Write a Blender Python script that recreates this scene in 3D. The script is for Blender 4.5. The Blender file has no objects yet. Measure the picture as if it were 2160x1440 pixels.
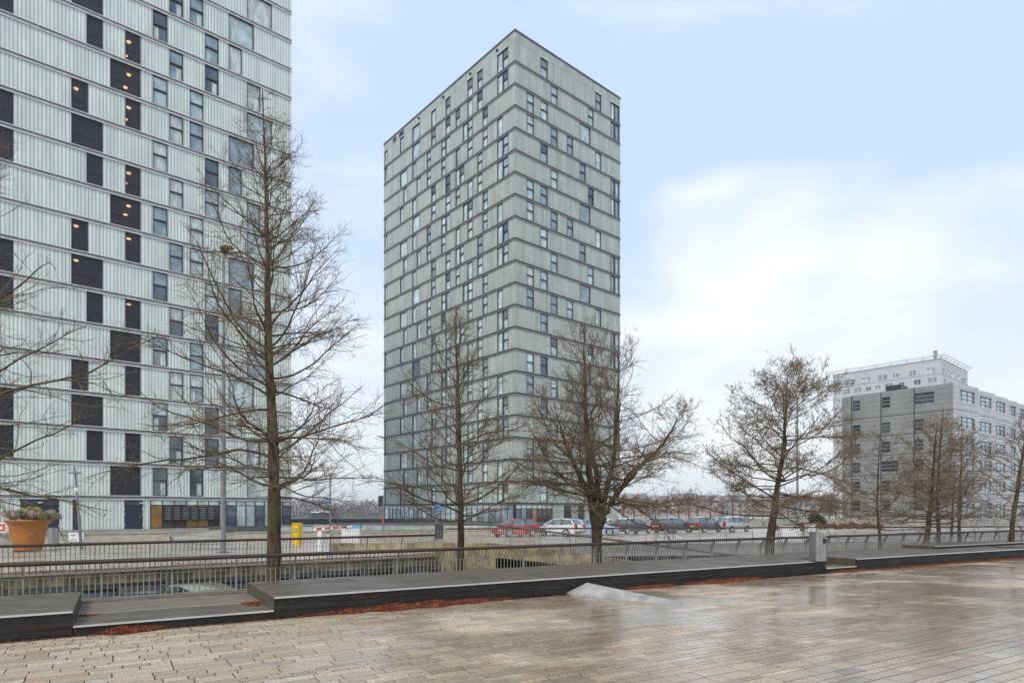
import bpy, bmesh, math, random
import numpy as np
from mathutils import Vector, Matrix
R = math.radians
SC = bpy.context.scene

# ------------------------------------------------------------------ camera
H = 2.2; F = 1340.0; HV = 1075.0
cam = bpy.data.cameras.new("camera"); co = bpy.data.objects.new("camera", cam)
SC.collection.objects.link(co); SC.camera = co
co.location = (0, 0, H); co.rotation_euler = (R(90), 0, 0)
cam.sensor_width = 36; cam.lens = F / 2160 * 36; cam.shift_y = 355 / 2160
cam.clip_start = 0.1; cam.clip_end = 6000

# ------------------------------------------------------------------ sky and sun
SUN_EL, SUN_AZ = 48, 200          # azimuth clockwise from +Y
W = bpy.data.worlds.new("World"); SC.world = W; W.use_nodes = True
nt = W.node_tree; nt.nodes.clear()
def N(t, typ, **kw):
    n = t.nodes.new(typ)
    for k, v in kw.items(): setattr(n, k, v)
    return n
def mth(t, op, a, b=None, c=None, clamp=False):
    n = t.nodes.new('ShaderNodeMath'); n.operation = op; n.use_clamp = clamp
    for i, v in enumerate((a, b, c)):
        if v is None: continue
        if isinstance(v, (int, float)): n.inputs[i].default_value = v
        else: t.links.new(v, n.inputs[i])
    return n.outputs[0]
def mixc(t, fac, a, b, mode='MIX'):
    n = t.nodes.new('ShaderNodeMix'); n.data_type = 'RGBA'; n.blend_type = mode
    for i, v in ((0, fac), (6, a), (7, b)):
        if isinstance(v, (int, float)): n.inputs[i].default_value = v
        elif isinstance(v, tuple): n.inputs[i].default_value = (*v[:3], 1)
        else: t.links.new(v, n.inputs[i])
    return n.outputs[2]
def smooth(t, v, lo, hi):
    n = t.nodes.new('ShaderNodeMapRange'); n.interpolation_type = 'SMOOTHSTEP'
    t.links.new(v, n.inputs[0]); n.inputs[1].default_value = lo; n.inputs[2].default_value = hi
    return n.outputs[0]
def noise(t, vec, scale, detail=4, rough=.5, dist=0):
    n = t.nodes.new('ShaderNodeTexNoise'); n.inputs['Scale'].default_value = scale
    n.inputs['Detail'].default_value = detail; n.inputs['Roughness'].default_value = rough
    n.inputs['Distortion'].default_value = dist
    if vec is not None: t.links.new(vec, n.inputs['Vector'])
    return n.outputs['Fac']
def mapping(t, vec, loc=(0, 0, 0), sc=(1, 1, 1), rot=(0, 0, 0)):
    n = t.nodes.new('ShaderNodeMapping'); t.links.new(vec, n.inputs[0])
    n.inputs['Location'].default_value = loc; n.inputs['Scale'].default_value = sc; n.inputs['Rotation'].default_value = rot
    return n.outputs[0]
def dotv(t, vec, d):
    n = t.nodes.new('ShaderNodeVectorMath'); n.operation = 'DOT_PRODUCT'
    t.links.new(vec, n.inputs[0]); v = Vector(d).normalized(); n.inputs[1].default_value = v
    return n.outputs['Value']
sky = N(nt, 'ShaderNodeTexSky', sky_type='NISHITA', sun_disc=False)
sky.sun_elevation = R(SUN_EL); sky.sun_rotation = R(SUN_AZ)
sky.air_density = 1.2; sky.dust_density = 1.0; sky.ozone_density = 1.5
tc = N(nt, 'ShaderNodeTexCoord'); gen = tc.outputs['Generated']
sp = N(nt, 'ShaderNodeSeparateXYZ'); nt.links.new(gen, sp.inputs[0])
def pdir(u, v): return ((u - 1080) / F, 1.0, (HV - v) / F)
veil = mixc(nt, smooth(nt, sp.outputs[2], 0.0, 0.45), (6.4, 6.75, 7.0), (4.4, 5.5, 7.1))
base = mixc(nt, .88, sky.outputs[0], veil)
cv = mapping(nt, gen, sc=(1.0, 1.0, 2.8))
n1 = noise(nt, cv, 2.3, 7, .52, .35)
blob = None
for (u, v, lo, hi, g) in ((2000, 640, .955, 1.0, .85), (1620, 590, .972, 1.0, .7), (640, 500, .955, 1.0, .42), (2250, 820, .93, 1.0, .5), (1400, 930, .93, 1.0, .55), (720, 80, .972, 1.0, .4)):
    b = mth(nt, 'MULTIPLY', smooth(nt, dotv(nt, gen, pdir(u, v)), lo, hi), g)
    blob = b if blob is None else mth(nt, 'MAXIMUM', blob, b)
cl = smooth(nt, mth(nt, 'ADD', n1, mth(nt, 'MULTIPLY', blob, .34)), .54, .92)
low = smooth(nt, sp.outputs[2], .30, .02)
cl = mth(nt, 'MULTIPLY', cl, .95)
skc = mixc(nt, cl, base, (7.25, 7.35, 7.45))
n2 = noise(nt, mapping(nt, gen, loc=(3, 1, 2), sc=(1, 1, 4)), 3.5, 5, .55)
skc = mixc(nt, mth(nt, 'MULTIPLY', mth(nt, 'MULTIPLY', smooth(nt, n2, .45, .7), low), .35), skc, (6.0, 6.4, 7.1))
bg = N(nt, 'ShaderNodeBackground'); bg.inputs[1].default_value = 0.1
nt.links.new(skc, bg.inputs[0]); out = N(nt, 'ShaderNodeOutputWorld'); nt.links.new(bg.outputs[0], out.inputs[0])
sl = bpy.data.lights.new("sun", 'SUN'); sl.energy = 1.5; sl.angle = R(18); sl.color = (1, .90, .78)
so = bpy.data.objects.new("sun", sl); SC.collection.objects.link(so)
_a, _e = R(SUN_AZ), R(SUN_EL)
sd = Vector((math.sin(_a) * math.cos(_e), math.cos(_a) * math.cos(_e), math.sin(_e)))
so.rotation_euler = (-sd).to_track_quat('-Z', 'Y').to_euler(); so.location = (0, -20, 60)
SC.view_settings.view_transform = 'Standard'; SC.view_settings.look = 'None'
SC.view_settings.exposure = 0.63; SC.view_settings.gamma = 1

# ------------------------------------------------------------------ materials
def newmat(name):
    m = bpy.data.materials.new(name); m.use_nodes = True; t = m.node_tree
    b = t.nodes['Principled BSDF']; return m, t, b
def objco(t): return N(t, 'ShaderNodeTexCoord').outputs['Object']
def mat(name, col, rough=.6, metal=0, var=.18, scale=2.0, bump=0, bscale=20, col2=None, spec=None, coat=0):
    m, t, b = newmat(name); c = objco(t)
    f = noise(t, c, scale, 6, .6)
    f2 = noise(t, c, scale * 9, 3, .6)
    lo = tuple(x * (1 - var) for x in col); hi = tuple(min(1, x * (1 + var)) for x in (col2 or col))
    fac = mth(t, 'ADD', mth(t, 'MULTIPLY', smooth(t, f, .3, .7), .7), mth(t, 'MULTIPLY', f2, .3))
    t.links.new(mixc(t, fac, lo, hi), b.inputs['Base Color'])
    b.inputs['Roughness'].default_value = rough; b.inputs['Metallic'].default_value = metal
    if spec is not None: b.inputs['Specular IOR Level'].default_value = spec
    if coat: b.inputs['Coat Weight'].default_value = coat; b.inputs['Coat Roughness'].default_value = .05
    if bump:
        bn = N(t, 'ShaderNodeBump'); bn.inputs['Strength'].default_value = bump; bn.inputs['Distance'].default_value = .02
        t.links.new(noise(t, c, bscale, 5, .6), bn.inputs['Height']); t.links.new(bn.outputs[0], b.inputs['Normal'])
    return m
def facade(name, col, pitch, line, var, stain):
    m, t, b = newmat(name); c = objco(t)
    s = N(t, 'ShaderNodeSeparateXYZ'); t.links.new(c, s.inputs[0])
    w = mth(t, 'DIVIDE', mth(t, 'ADD', s.outputs[0], s.outputs[1]), pitch)
    fr = mth(t, 'FRACT', w); ed = mth(t, 'ABSOLUTE', mth(t, 'SUBTRACT', fr, .5))
    ln = smooth(t, ed, .36, .485)
    cid = mth(t, 'FLOOR', w); fl = mth(t, 'FLOOR', mth(t, 'DIVIDE', mth(t, 'SUBTRACT', s.outputs[2], .2), 3.0))
    wn = N(t, 'ShaderNodeTexWhiteNoise', noise_dimensions='2D')
    cb = N(t, 'ShaderNodeCombineXYZ'); t.links.new(cid, cb.inputs[0]); t.links.new(fl, cb.inputs[1]); t.links.new(cb.outputs[0], wn.inputs['Vector'])
    st = noise(t, mapping(t, c, sc=(.9, .9, .22)), 1.0, 6, .6)
    st2 = noise(t, mapping(t, c, sc=(3, 3, .5)), 1.2, 5, .65)
    k = mth(t, 'MULTIPLY', mth(t, 'SUBTRACT', 1.0, mth(t, 'MULTIPLY', ln, line)), mth(t, 'ADD', 1 - var / 2, mth(t, 'MULTIPLY', wn.outputs['Value'], var)))
    k = mth(t, 'MULTIPLY', k, mth(t, 'ADD', 1 - stain * .5, mth(t, 'MULTIPLY', smooth(t, st, .35, .65), stain)))
    k = mth(t, 'MULTIPLY', k, mth(t, 'ADD', .94, mth(t, 'MULTIPLY', st2, .12)))
    # grime gathering along the foot of each storey
    zz = mth(t, 'FRACT', mth(t, 'DIVIDE', mth(t, 'SUBTRACT', s.outputs[2], .27), 3.0))
    gr = mth(t, 'MULTIPLY', smooth(t, zz, .3, .0), smooth(t, st2, .35, .7))
    col3 = mixc(t, mth(t, 'MULTIPLY', gr, .6), col, (col[0] * .72, col[1] * .68, col[2] * .6))
    n = N(t, 'ShaderNodeVectorMath', operation='SCALE'); t.links.new(col3, n.inputs[0]); t.links.new(k, n.inputs['Scale'])
    t.links.new(n.outputs[0], b.inputs['Base Color'])
    b.inputs['Roughness'].default_value = .3
    bn = N(t, 'ShaderNodeBump'); bn.inputs['Strength'].default_value = .5; bn.inputs['Distance'].default_value = .03
    t.links.new(mth(t, 'SUBTRACT', 1.0, mth(t, 'POWER', mth(t, 'MULTIPLY', ed, 2.0), 6)), bn.inputs['Height']); t.links.new(bn.outputs[0], b.inputs['Normal'])
    return m
def pane(name, col, metal=.55, rough=.04, streak=0):
    m, t, b = newmat(name); c = objco(t)
    f = noise(t, mapping(t, c, sc=(2.2, 2.2, .5) if streak else (.6, .6, .6)), 1.5, 4, .6)
    t.links.new(mixc(t, smooth(t, f, .35, .65), tuple(x * .72 for x in col), tuple(min(1, x * 1.15) for x in col)), b.inputs['Base Color'])
    b.inputs['Metallic'].default_value = metal; b.inputs['Roughness'].default_value = rough
    return m
def emis(name, col, s):
    m, t, b = newmat(name); b.inputs['Emission Color'].default_value = (*col, 1); b.inputs['Emission Strength'].default_value = s
    b.inputs['Base Color'].default_value = (*col, 1); return m
M = {}
M['tow1'] = facade('channel_glass_pale', (.62, .685, .645), .27, .72, .12, .16)
M['tow2'] = facade('channel_glass_grey', (.425, .465, .42), .27, .75, .20, .20)
M['ledge'] = mat('aluminium_ledge', (.62, .62, .60), .4, .3, .12)
M['ledged'] = mat('weathered_ledge', (.30, .29, .28), .5, .2, .2)
M['dark'] = mat('dark_trim', (.035, .034, .036), .5, 0, .3)
M['loggia'] = mat('dark_brick', (.06, .058, .066), .8, 0, .35, 8)
M['frame'] = mat('dark_window_frame', (.04, .045, .055), .4, .1, .2)
M['pa'] = pane('glass_sky', (.47, .55, .555), .3); M['pb'] = pane('glass_blue', (.30, .36, .385), .35); M['pc'] = pane('glass_curtain', (.56, .61, .57), .12, .12, 1)
M['pd'] = pane('glass_dark', (.13, .16, .19), .5); M['pe'] = pane('glass_pale', (.60, .70, .68), .3); M['pdd'] = pane('glass_very_dark', (.06, .075, .085), .4); M['pf'] = pane('glass_blind', (.20, .20, .20), .1, .3)
def screenmat():
    m, t, b = newmat('dark_screen'); b.inputs['Base Color'].default_value = (.030, .029, .038, 1); b.inputs['Roughness'].default_value = .5
    tr = N(t, 'ShaderNodeBsdfTransparent'); mx = N(t, 'ShaderNodeMixShader'); f = noise(t, objco(t), 9, 3, .6)
    t.links.new(mth(t, 'ADD', .50, mth(t, 'MULTIPLY', f, .35)), mx.inputs[0]); t.links.new(tr.outputs[0], mx.inputs[1]); t.links.new(b.outputs[0], mx.inputs[2])
    t.links.new(mx.outputs[0], t.nodes['Material Output'].inputs[0]); return m
M['mesh'] = screenmat()
M['lit'] = emis('warm_lamp', (1, .60, .25), 6.0); M['litw'] = emis('window_lamp', (1, .5, .15), 1.2)
M['galv'] = mat('galvanised_steel', (.34, .35, .36), .45, .6, .15, 6)
M['bar'] = mat('grey_steel_bar', (.36, .34, .31), .45, .4, .15, 6)
M['rail'] = mat('brown_handrail', (.062, .038, .028), .42, 0, .25, 3)
M['pole'] = mat('grey_lamp_pole', (.22, .225, .235), .4, .3, .12, 3)
M['conc'] = mat('stained_concrete', (.15, .115, .05), .85, 0, .6, 1.8, .4, 12, col2=(.33, .275, .15))
M['concg'] = mat('grey_concrete', (.30, .295, .27), .8, 0, .22, 1.5, .3, 15)
M['concd'] = mat('dark_concrete', (.10, .10, .10), .8, 0, .3, 1.5, .3, 15)
M['stonew'] = mat('sandstone_wall', (.42, .375, .30), .7, 0, .25, 2.5, .3, 12)
M['under'] = mat('garage_ceiling', (.30, .29, .26), .9, 0, .3)
M['soil'] = mat('dark_soil', (.05, .037, .025), .95, 0, .5, 3, .6, 8)
M['steel'] = mat('brushed_steel', (.36, .355, .335), .36, .7, .2, 3)
M['wedge'] = mat('galvanised_plate', (.36, .35, .325), .5, .15, .38, 3)
M['alu'] = mat('aluminium_trim', (.66, .66, .65), .35, .6, .1)
M['black'] = mat('black_plastic', (.02, .02, .022), .5, 0, .2)
M['white'] = mat('white_paint', (.75, .75, .74), .5, 0, .06)
M['red'] = mat('red_paint', (.55, .06, .04), .45, 0, .1)
M['blue'] = mat('blue_sign', (.05, .20, .55), .4, 0, .1)
M['yellow'] = mat('yellow_paint', (.80, .50, .02), .4, 0, .06)
M['green'] = mat('green_panel', (.05, .30, .12), .4, 0, .1)
M['terra'] = mat('terracotta', (.42, .155, .03), .4, 0, .14, 5, .15, 40)
M['tyre'] = mat('tyre_rubber', (.02, .02, .02), .8, 0, .2)
M['rim'] = mat('alloy_rim', (.45, .46, .48), .3, .7, .1)
M['carglass'] = pane('car_glass', (.22, .28, .30), .5)
M['taill'] = mat('tail_light', (.5, .02, .02), .2, 0, .1)
M['headl'] = mat('head_light', (.7, .72, .74), .1, .3, .05)
M['platew'] = mat('number_plate_white', (.7, .7, .68), .5, 0, .04); M['platey'] = mat('number_plate_yellow', (.75, .45, .04), .5, 0, .04)
for k, c in dict(p_red=(.42, .03, .035), p_white=(.72, .74, .76), p_blue=(.33, .43, .60), p_black=(.05, .055, .07), p_dark=(.08, .085, .10), p_cream=(.45, .45, .33), p_silver=(.4, .42, .44)).items():
    M[k] = mat('paint_' + k[2:], c, .25, .1, .05, coat=.8)
M['grey1'] = mat('plaster', (.50, .50, .51), .7, 0, .08, .2)
M['brickp'] = mat('pink_brick', (.40, .31, .275), .85, 0, .2, .5)
M['roof'] = mat('roof_tile', (.26, .20, .18), .8, 0, .2, .8)
def clad(name, col):
    m, t, b = newmat(name); c = objco(t)
    s = N(t, 'ShaderNodeSeparateXYZ'); t.links.new(c, s.inputs[0])
    a = mth(t, 'ABSOLUTE', mth(t, 'SUBTRACT', mth(t, 'FRACT', mth(t, 'DIVIDE', s.outputs[2], .9)), .5))
    b2 = mth(t, 'ABSOLUTE', mth(t, 'SUBTRACT', mth(t, 'FRACT', mth(t, 'DIVIDE', mth(t, 'ADD', s.outputs[0], s.outputs[1]), 3.1)), .5))
    l = mth(t, 'MAXIMUM', smooth(t, a, .44, .48), mth(t, 'MULTIPLY', smooth(t, b2, .485, .495), .5))
    st = noise(t, mapping(t, c, sc=(.5, .5, .2)), 1, 5, .6)
    cc = mixc(t, smooth(t, st, .35, .65), tuple(x * .88 for x in col), tuple(x * 1.08 for x in col))
    t.links.new(mixc(t, mth(t, 'MULTIPLY', l, .65), cc, (.07, .07, .065)), b.inputs['Base Color']); b.inputs['Roughness'].default_value = .5
    return m
M['clad'] = clad('grey_cladding', (.255, .262, .255)); M['clad2'] = clad('pale_cladding', (.46, .465, .48))

def pavemat():
    m, t, b = newmat('wet_stone_paving'); at = N(t, 'ShaderNodeAttribute', attribute_name='stone')
    g = N(t, 'ShaderNodeNewGeometry').outputs['Position']
    big = noise(t, mapping(t, g, sc=(.5, .8, 1)), .55, 6, .6, .5); fine = noise(t, g, 34, 2, .8); mid = noise(t, g, 9, 6, .7)
    sx = N(t, 'ShaderNodeSeparateXYZ'); t.links.new(g, sx.inputs[0])
    lowside = smooth(t, mth(t, 'ADD', sx.outputs[0], mth(t, 'MULTIPLY', big, 4.0)), -3.5, 4.5)
    wet = mth(t, 'MULTIPLY', smooth(t, big, .34, .54), mth(t, 'ADD', .15, mth(t, 'MULTIPLY', lowside, .85)))
    c1 = mixc(t, mth(t, 'MULTIPLY', smooth(t, fine, .46, .56), .85), at.outputs['Color'], (.29, .225, .16))
    c1 = mixc(t, mth(t, 'MULTIPLY', smooth(t, mid, .5, .66), .5), c1, (.25, .20, .15))
    c2 = mixc(t, 1.0, c1, (.74, .69, .63), 'MULTIPLY')
    t.links.new(mixc(t, wet, c1, c2), b.inputs['Base Color'])
    b.inputs['Coat Roughness'].default_value = .14; b.inputs['Coat IOR'].default_value = 1.4
    t.links.new(mth(t, 'MULTIPLY', wet, mth(t, 'ADD', .35, mth(t, 'MULTIPLY', smooth(t, mid, .3, .6), .6))), b.inputs['Coat Weight'])
    r = mth(t, 'ADD', mth(t, 'SUBTRACT', .46, mth(t, 'MULTIPLY', wet, .30)), mth(t, 'MULTIPLY', mid, .12))
    t.links.new(r, b.inputs['Roughness']); b.inputs['Specular IOR Level'].default_value = .6
    bn = N(t, 'ShaderNodeBump'); bn.inputs['Strength'].default_value = .28; bn.inputs['Distance'].default_value = .006
    t.links.new(mth(t, 'ADD', mid, mth(t, 'MULTIPLY', fine, .4)), bn.inputs['Height']); t.links.new(bn.outputs[0], b.inputs['Normal'])
    return m
M['pave'] = pavemat()
M['grout'] = mat('joint_sand', (.035, .026, .018), .8, 0, .3, 5)
def streetmat():
    m, t, b = newmat('street_paving'); g = N(t, 'ShaderNodeNewGeometry').outputs['Position']
    br = N(t, 'ShaderNodeTexBrick'); t.links.new(mapping(t, g, rot=(0, 0, R(-36))), br.inputs['Vector'])
    br.inputs['Scale'].default_value = 1; br.inputs['Brick Width'].default_value = .6; br.inputs['Row Height'].default_value = .3
    br.inputs['Mortar Size'].default_value = .012; br.inputs['Color1'].default_value = (.50, .44, .355, 1); br.inputs['Color2'].default_value = (.37, .33, .27, 1); br.inputs['Mortar'].default_value = (.12, .10, .085, 1)
    f = noise(t, g, .4, 6, .6)
    t.links.new(mixc(t, mth(t, 'MULTIPLY', smooth(t, f, .4, .65), .45), br.outputs['Color'], (.30, .265, .22)), b.inputs['Base Color'])
    t.links.new(mth(t, 'SUBTRACT', .55, mth(t, 'MULTIPLY', smooth(t, f, .35, .6), .38)), b.inputs['Roughness'])
    return m
M['street'] = streetmat()
def deckmat(name, col, pitch, axis_uv=1, line=.75, rough=.38):
    m, t, b = newmat(name); uv = N(t, 'ShaderNodeTexCoord').outputs['UV']
    s = N(t, 'ShaderNodeSeparateXYZ'); t.links.new(uv, s.inputs[0]); v = s.outputs[axis_uv]
    w = mth(t, 'DIVIDE', v, pitch); e = mth(t, 'ABSOLUTE', mth(t, 'SUBTRACT', mth(t, 'FRACT', w), .5)); l = smooth(t, e, .43, .47)
    gv = mth(t, 'ABSOLUTE', mth(t, 'SUBTRACT', mth(t, 'FRACT', mth(t, 'DIVIDE', v, pitch / 9)), .5))
    n1_ = noise(t, mapping(t, uv, sc=(.6, 5, 1) if axis_uv == 1 else (5, .6, 1)), 2.2, 6, .62); n3 = noise(t, uv, 1.1, 5, .6); n4 = noise(t, uv, 38, 2, .5)
    wn = N(t, 'ShaderNodeTexWhiteNoise', noise_dimensions='1D'); t.links.new(mth(t, 'FLOOR', w), wn.inputs['W'])
    cc = mixc(t, smooth(t, n1_, .36, .64), tuple(x * .45 for x in col), tuple(x * 1.6 for x in col))
    cc = mixc(t, mth(t, 'MULTIPLY', smooth(t, n3, .48, .64), .6), cc, (col[0] * .6, col[1] * .7, col[2] * .4))
    cc = mixc(t, mth(t, 'MULTIPLY', wn.outputs['Value'], .5), cc, tuple(x * .45 for x in col))
    cc = mixc(t, smooth(t, n4, .68, .74), cc, (.16, .13, .10))
    cc = mixc(t, mth(t, 'MULTIPLY', l, line), cc, (.008, .007, .006))
    t.links.new(cc, b.inputs['Base Color'])
    t.links.new(mth(t, 'ADD', rough - .22, mth(t, 'MULTIPLY', n3, .5)), b.inputs['Roughness'])
    bn = N(t, 'ShaderNodeBump'); bn.inputs['Strength'].default_value = .35; bn.inputs['Distance'].default_value = .004
    t.links.new(mth(t, 'SUBTRACT', mth(t, 'MULTIPLY', gv, .6), mth(t, 'MULTIPLY', l, 2)), bn.inputs['Height']); t.links.new(bn.outputs[0], b.inputs['Normal'])
    return m
M['deck'] = deckmat('wet_deck_boards', (.155, .125, .092), .145, 1, .9, .48)
M['deckf'] = deckmat('black_front_boards', (.020, .014, .010), .144, 1, .9, .62)
M['deckslab'] = mat('gravelly_concrete', (.19, .155, .12), .6, 0, .3, 3, .4, 60)
def barkmat(name, a, b_, moss):
    m, t, b = newmat(name); c = objco(t)
    n1_ = noise(t, mapping(t, c, sc=(1, 1, .25)), 14, 6, .65); n3 = noise(t, c, 1.6, 5, .6)
    cc = mixc(t, smooth(t, n1_, .35, .65), a, b_)
    cc = mixc(t, mth(t, 'MULTIPLY', smooth(t, n3, .42, .6), moss), cc, (.10, .105, .022))
    t.links.new(cc, b.inputs['Base Color']); b.inputs['Roughness'].default_value = .85
    bn = N(t, 'ShaderNodeBump'); bn.inputs['Strength'].default_value = .7; bn.inputs['Distance'].default_value = .02
    t.links.new(n1_, bn.inputs['Height']); t.links.new(bn.outputs[0], b.inputs['Normal'])
    return m
M['bark'] = barkmat('red_brown_bark', (.026, .015, .010), (.115, .062, .040), .6)
M['barkd'] = barkmat('dark_bark', (.03, .018, .013), (.095, .05, .035), .45)
M['twig'] = mat('twig_bark', (.25, .15, .095), .8, 0, .35, 1.5, col2=(.16, .12, .07))
M['twigf'] = mat('far_twig', (.17, .125, .095), .9, 0, .3, .5)
M['leafb'] = mat('dry_leaf', (.13, .10, .045), .8, 0, .4, 1.5, col2=(.19, .14, .06))
M['needle2'] = mat('old_brown_needles', (.085, .04, .022), .85, 0, .4, 9)
M['needle'] = mat('fallen_needles', (.21, .045, .02), .85, 0, .5, 9, col2=(.36, .10, .04))
M['wood'] = mat('far_wood', (.15, .13, .12), .9, 0, .3, .02)
M['leafg'] = mat('evergreen_leaf', (.045, .07, .02), .6, 0, .4, 3)
M['leafy'] = mat('yellow_green_leaf', (.42, .46, .05), .6, 0, .3, 6)
M['heath'] = mat('heather_purple', (.40, .28, .28), .8, 0, .3, 5, col2=(.46, .38, .34))
M['heathg'] = mat('heather_green', (.24, .25, .11), .8, 0, .35, 5)
M['brownh'] = mat('copper_hedge', (.25, .09, .03), .8, 0, .4, 3)
M['grass'] = mat('verge_grass', (.10, .13, .045), .9, 0, .3, .3)
def watermat():
    m, t, b = newmat('lake_water'); b.inputs['Base Color'].default_value = (.30, .34, .38, 1); b.inputs['Roughness'].default_value = .18
    c = objco(t); bn = N(t, 'ShaderNodeBump'); bn.inputs['Strength'].default_value = .25
    t.links.new(noise(t, c, .8, 4, .6), bn.inputs['Height']); t.links.new(bn.outputs[0], b.inputs['Normal']); return m
M['water'] = watermat()

# ------------------------------------------------------------------ mesh helpers
class MB:
    def __init__(s): s.v = []; s.f = []; s.m = []; s.mats = []; s.T = None
    def mi(s, m):
        m = M[m] if isinstance(m, str) else m
        if m not in s.mats: s.mats.append(m)
        return s.mats.index(m)
    def add(s, vs, fs, m):
        k = len(s.v); i = s.mi(m)
        if s.T is not None: vs = [tuple(s.T @ Vector(p)) for p in vs]
        s.v += [tuple(p) for p in vs]; s.f += [tuple(k + j for j in f) for f in fs]; s.m += [i] * len(fs)
    def box(s, x0, x1, y0, y1, z0, z1, m):
        s.add([(x0, y0, z0), (x1, y0, z0), (x1, y1, z0), (x0, y1, z0), (x0, y0, z1), (x1, y0, z1), (x1, y1, z1), (x0, y1, z1)],
              [(0, 3, 2, 1), (4, 5, 6, 7), (0, 1, 5, 4), (1, 2, 6, 5), (2, 3, 7, 6), (3, 0, 4, 7)], m)
    def ax(s, axis, s0, s1, d0, d1, z0, z1, m):
        if axis == 'x': s.box(s0, s1, d0, d1, z0, z1, m)
        else: s.box(d0, d1, s0, s1, z0, z1, m)
    def prism(s, poly, z0, z1, m, top=None):
        n = len(poly); vs = [(p[0], p[1], z0) for p in poly] + [(p[0], p[1], z1) for p in poly]
        s.add(vs, [tuple(range(n))[::-1], tuple(range(n, 2 * n))] + [(i, (i + 1) % n, n + (i + 1) % n, n + i) for i in range(n)], m)
    def seg(s, p, q, w, h, m):       # rectangular bar, w sideways, h upward
        p, q = Vector(p), Vector(q); d = (q - p)
        if d.length < 1e-6: return
        d.normalize(); up = Vector((0, 0, 1))
        if abs(d.z) > .9: up = Vector((0, 1, 0))
        a = d.cross(up).normalized() * w / 2; b = a.cross(d).normalized() * h / 2
        vs = [p - a - b, p + a - b, p + a + b, p - a + b, q - a - b, q + a - b, q + a + b, q - a + b]
        s.add(vs, [(0, 1, 2, 3), (7, 6, 5, 4), (0, 4, 5, 1), (1, 5, 6, 2), (2, 6, 7, 3), (3, 7, 4, 0)], m)
    def tube(s, pts, r, m, n=8, cap=True):
        pts = [Vector(p) for p in pts]; rs = r if isinstance(r, (list, tuple)) else [r] * len(pts)
        vs = []; fs = []; ref = Vector((0, 0, 1))
        for i, p in enumerate(pts):
            d = (pts[min(i + 1, len(pts) - 1)] - pts[max(i - 1, 0)]).normalized()
            rf = ref if abs(d.z) < .95 else Vector((0, 1, 0))
            a = d.cross(rf).normalized(); b = a.cross(d).normalized()
            for k in range(n):
                t = 2 * math.pi * k / n; vs.append(p + (a * math.cos(t) + b * math.sin(t)) * rs[i])
        for i in range(len(pts) - 1):
            for k in range(n):
                k2 = (k + 1) % n; fs.append((i * n + k, i * n + k2, (i + 1) * n + k2, (i + 1) * n + k))
        if cap: fs.append(tuple(range(n))[::-1]); fs.append(tuple(range((len(pts) - 1) * n, len(pts) * n)))
        s.add(vs, fs, m)
    def lathe(s, prof, m, n=24, c=(0, 0, 0), sx=1, sy=1):
        vs = [(c[0] + r * sx * math.cos(2 * math.pi * k / n), c[1] + r * sy * math.sin(2 * math.pi * k / n), c[2] + z) for r, z in prof for k in range(n)]
        fs = [(i * n + k, i * n + (k + 1) % n, (i + 1) * n + (k + 1) % n, (i + 1) * n + k) for i in range(len(prof) - 1) for k in range(n)]
        if prof[0][0] > 1e-4: fs.append(tuple(range(n))[::-1])
        if prof[-1][0] > 1e-4: fs.append(tuple(range((len(prof) - 1) * n, len(prof) * n)))
        s.add(vs, fs, m)
    def build(s, name, parent=None, smooth_=False, bevel=0):
        me = bpy.data.meshes.new(name); me.from_pydata(s.v, [], s.f)
        for m in s.mats: me.materials.append(m)
        me.polygons.foreach_set('material_index', s.m)
        if smooth_: me.polygons.foreach_set('use_smooth', [True] * len(s.f))
        me.update()
        o = bpy.data.objects.new(name, me); SC.collection.objects.link(o)
        if parent: o.parent = parent
        if bevel:
            b = o.modifiers.new('bevel', 'BEVEL'); b.width = bevel; b.segments = 2; b.limit_method = 'ANGLE'
        if smooth_:
            try:
                me.set_sharp_from_angle(angle=R(40))
            except Exception: pass
        return o
def tag(o, label=None, cat=None, group=None, kind=None):
    if label: o['label'] = label
    if cat: o['category'] = cat
    if group: o['group'] = group
    if kind: o['kind'] = kind
    return o
def thing(name, loc, label, cat, rz=0, group=None):
    o = bpy.data.objects.new(name, None); SC.collection.objects.link(o); o.location = loc; o.rotation_euler = (0, 0, rz)
    o.empty_display_size = .3
    return tag(o, label, cat, group)
def copy_tree(o, parent=None):
    c = o.copy(); SC.collection.objects.link(c); c.parent = parent
    for ch in list(o.children): copy_tree(ch, c)
    return c
def GP(u, v, z=0.0):
    Y = (H - z) * F / (v - HV); return Vector(((u - 1080) / F * Y, Y, z))
def AT(u, Y): return (u - 1080) / F * Y
def ZV(v, Y): return H + (HV - v) / F * Y

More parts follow.
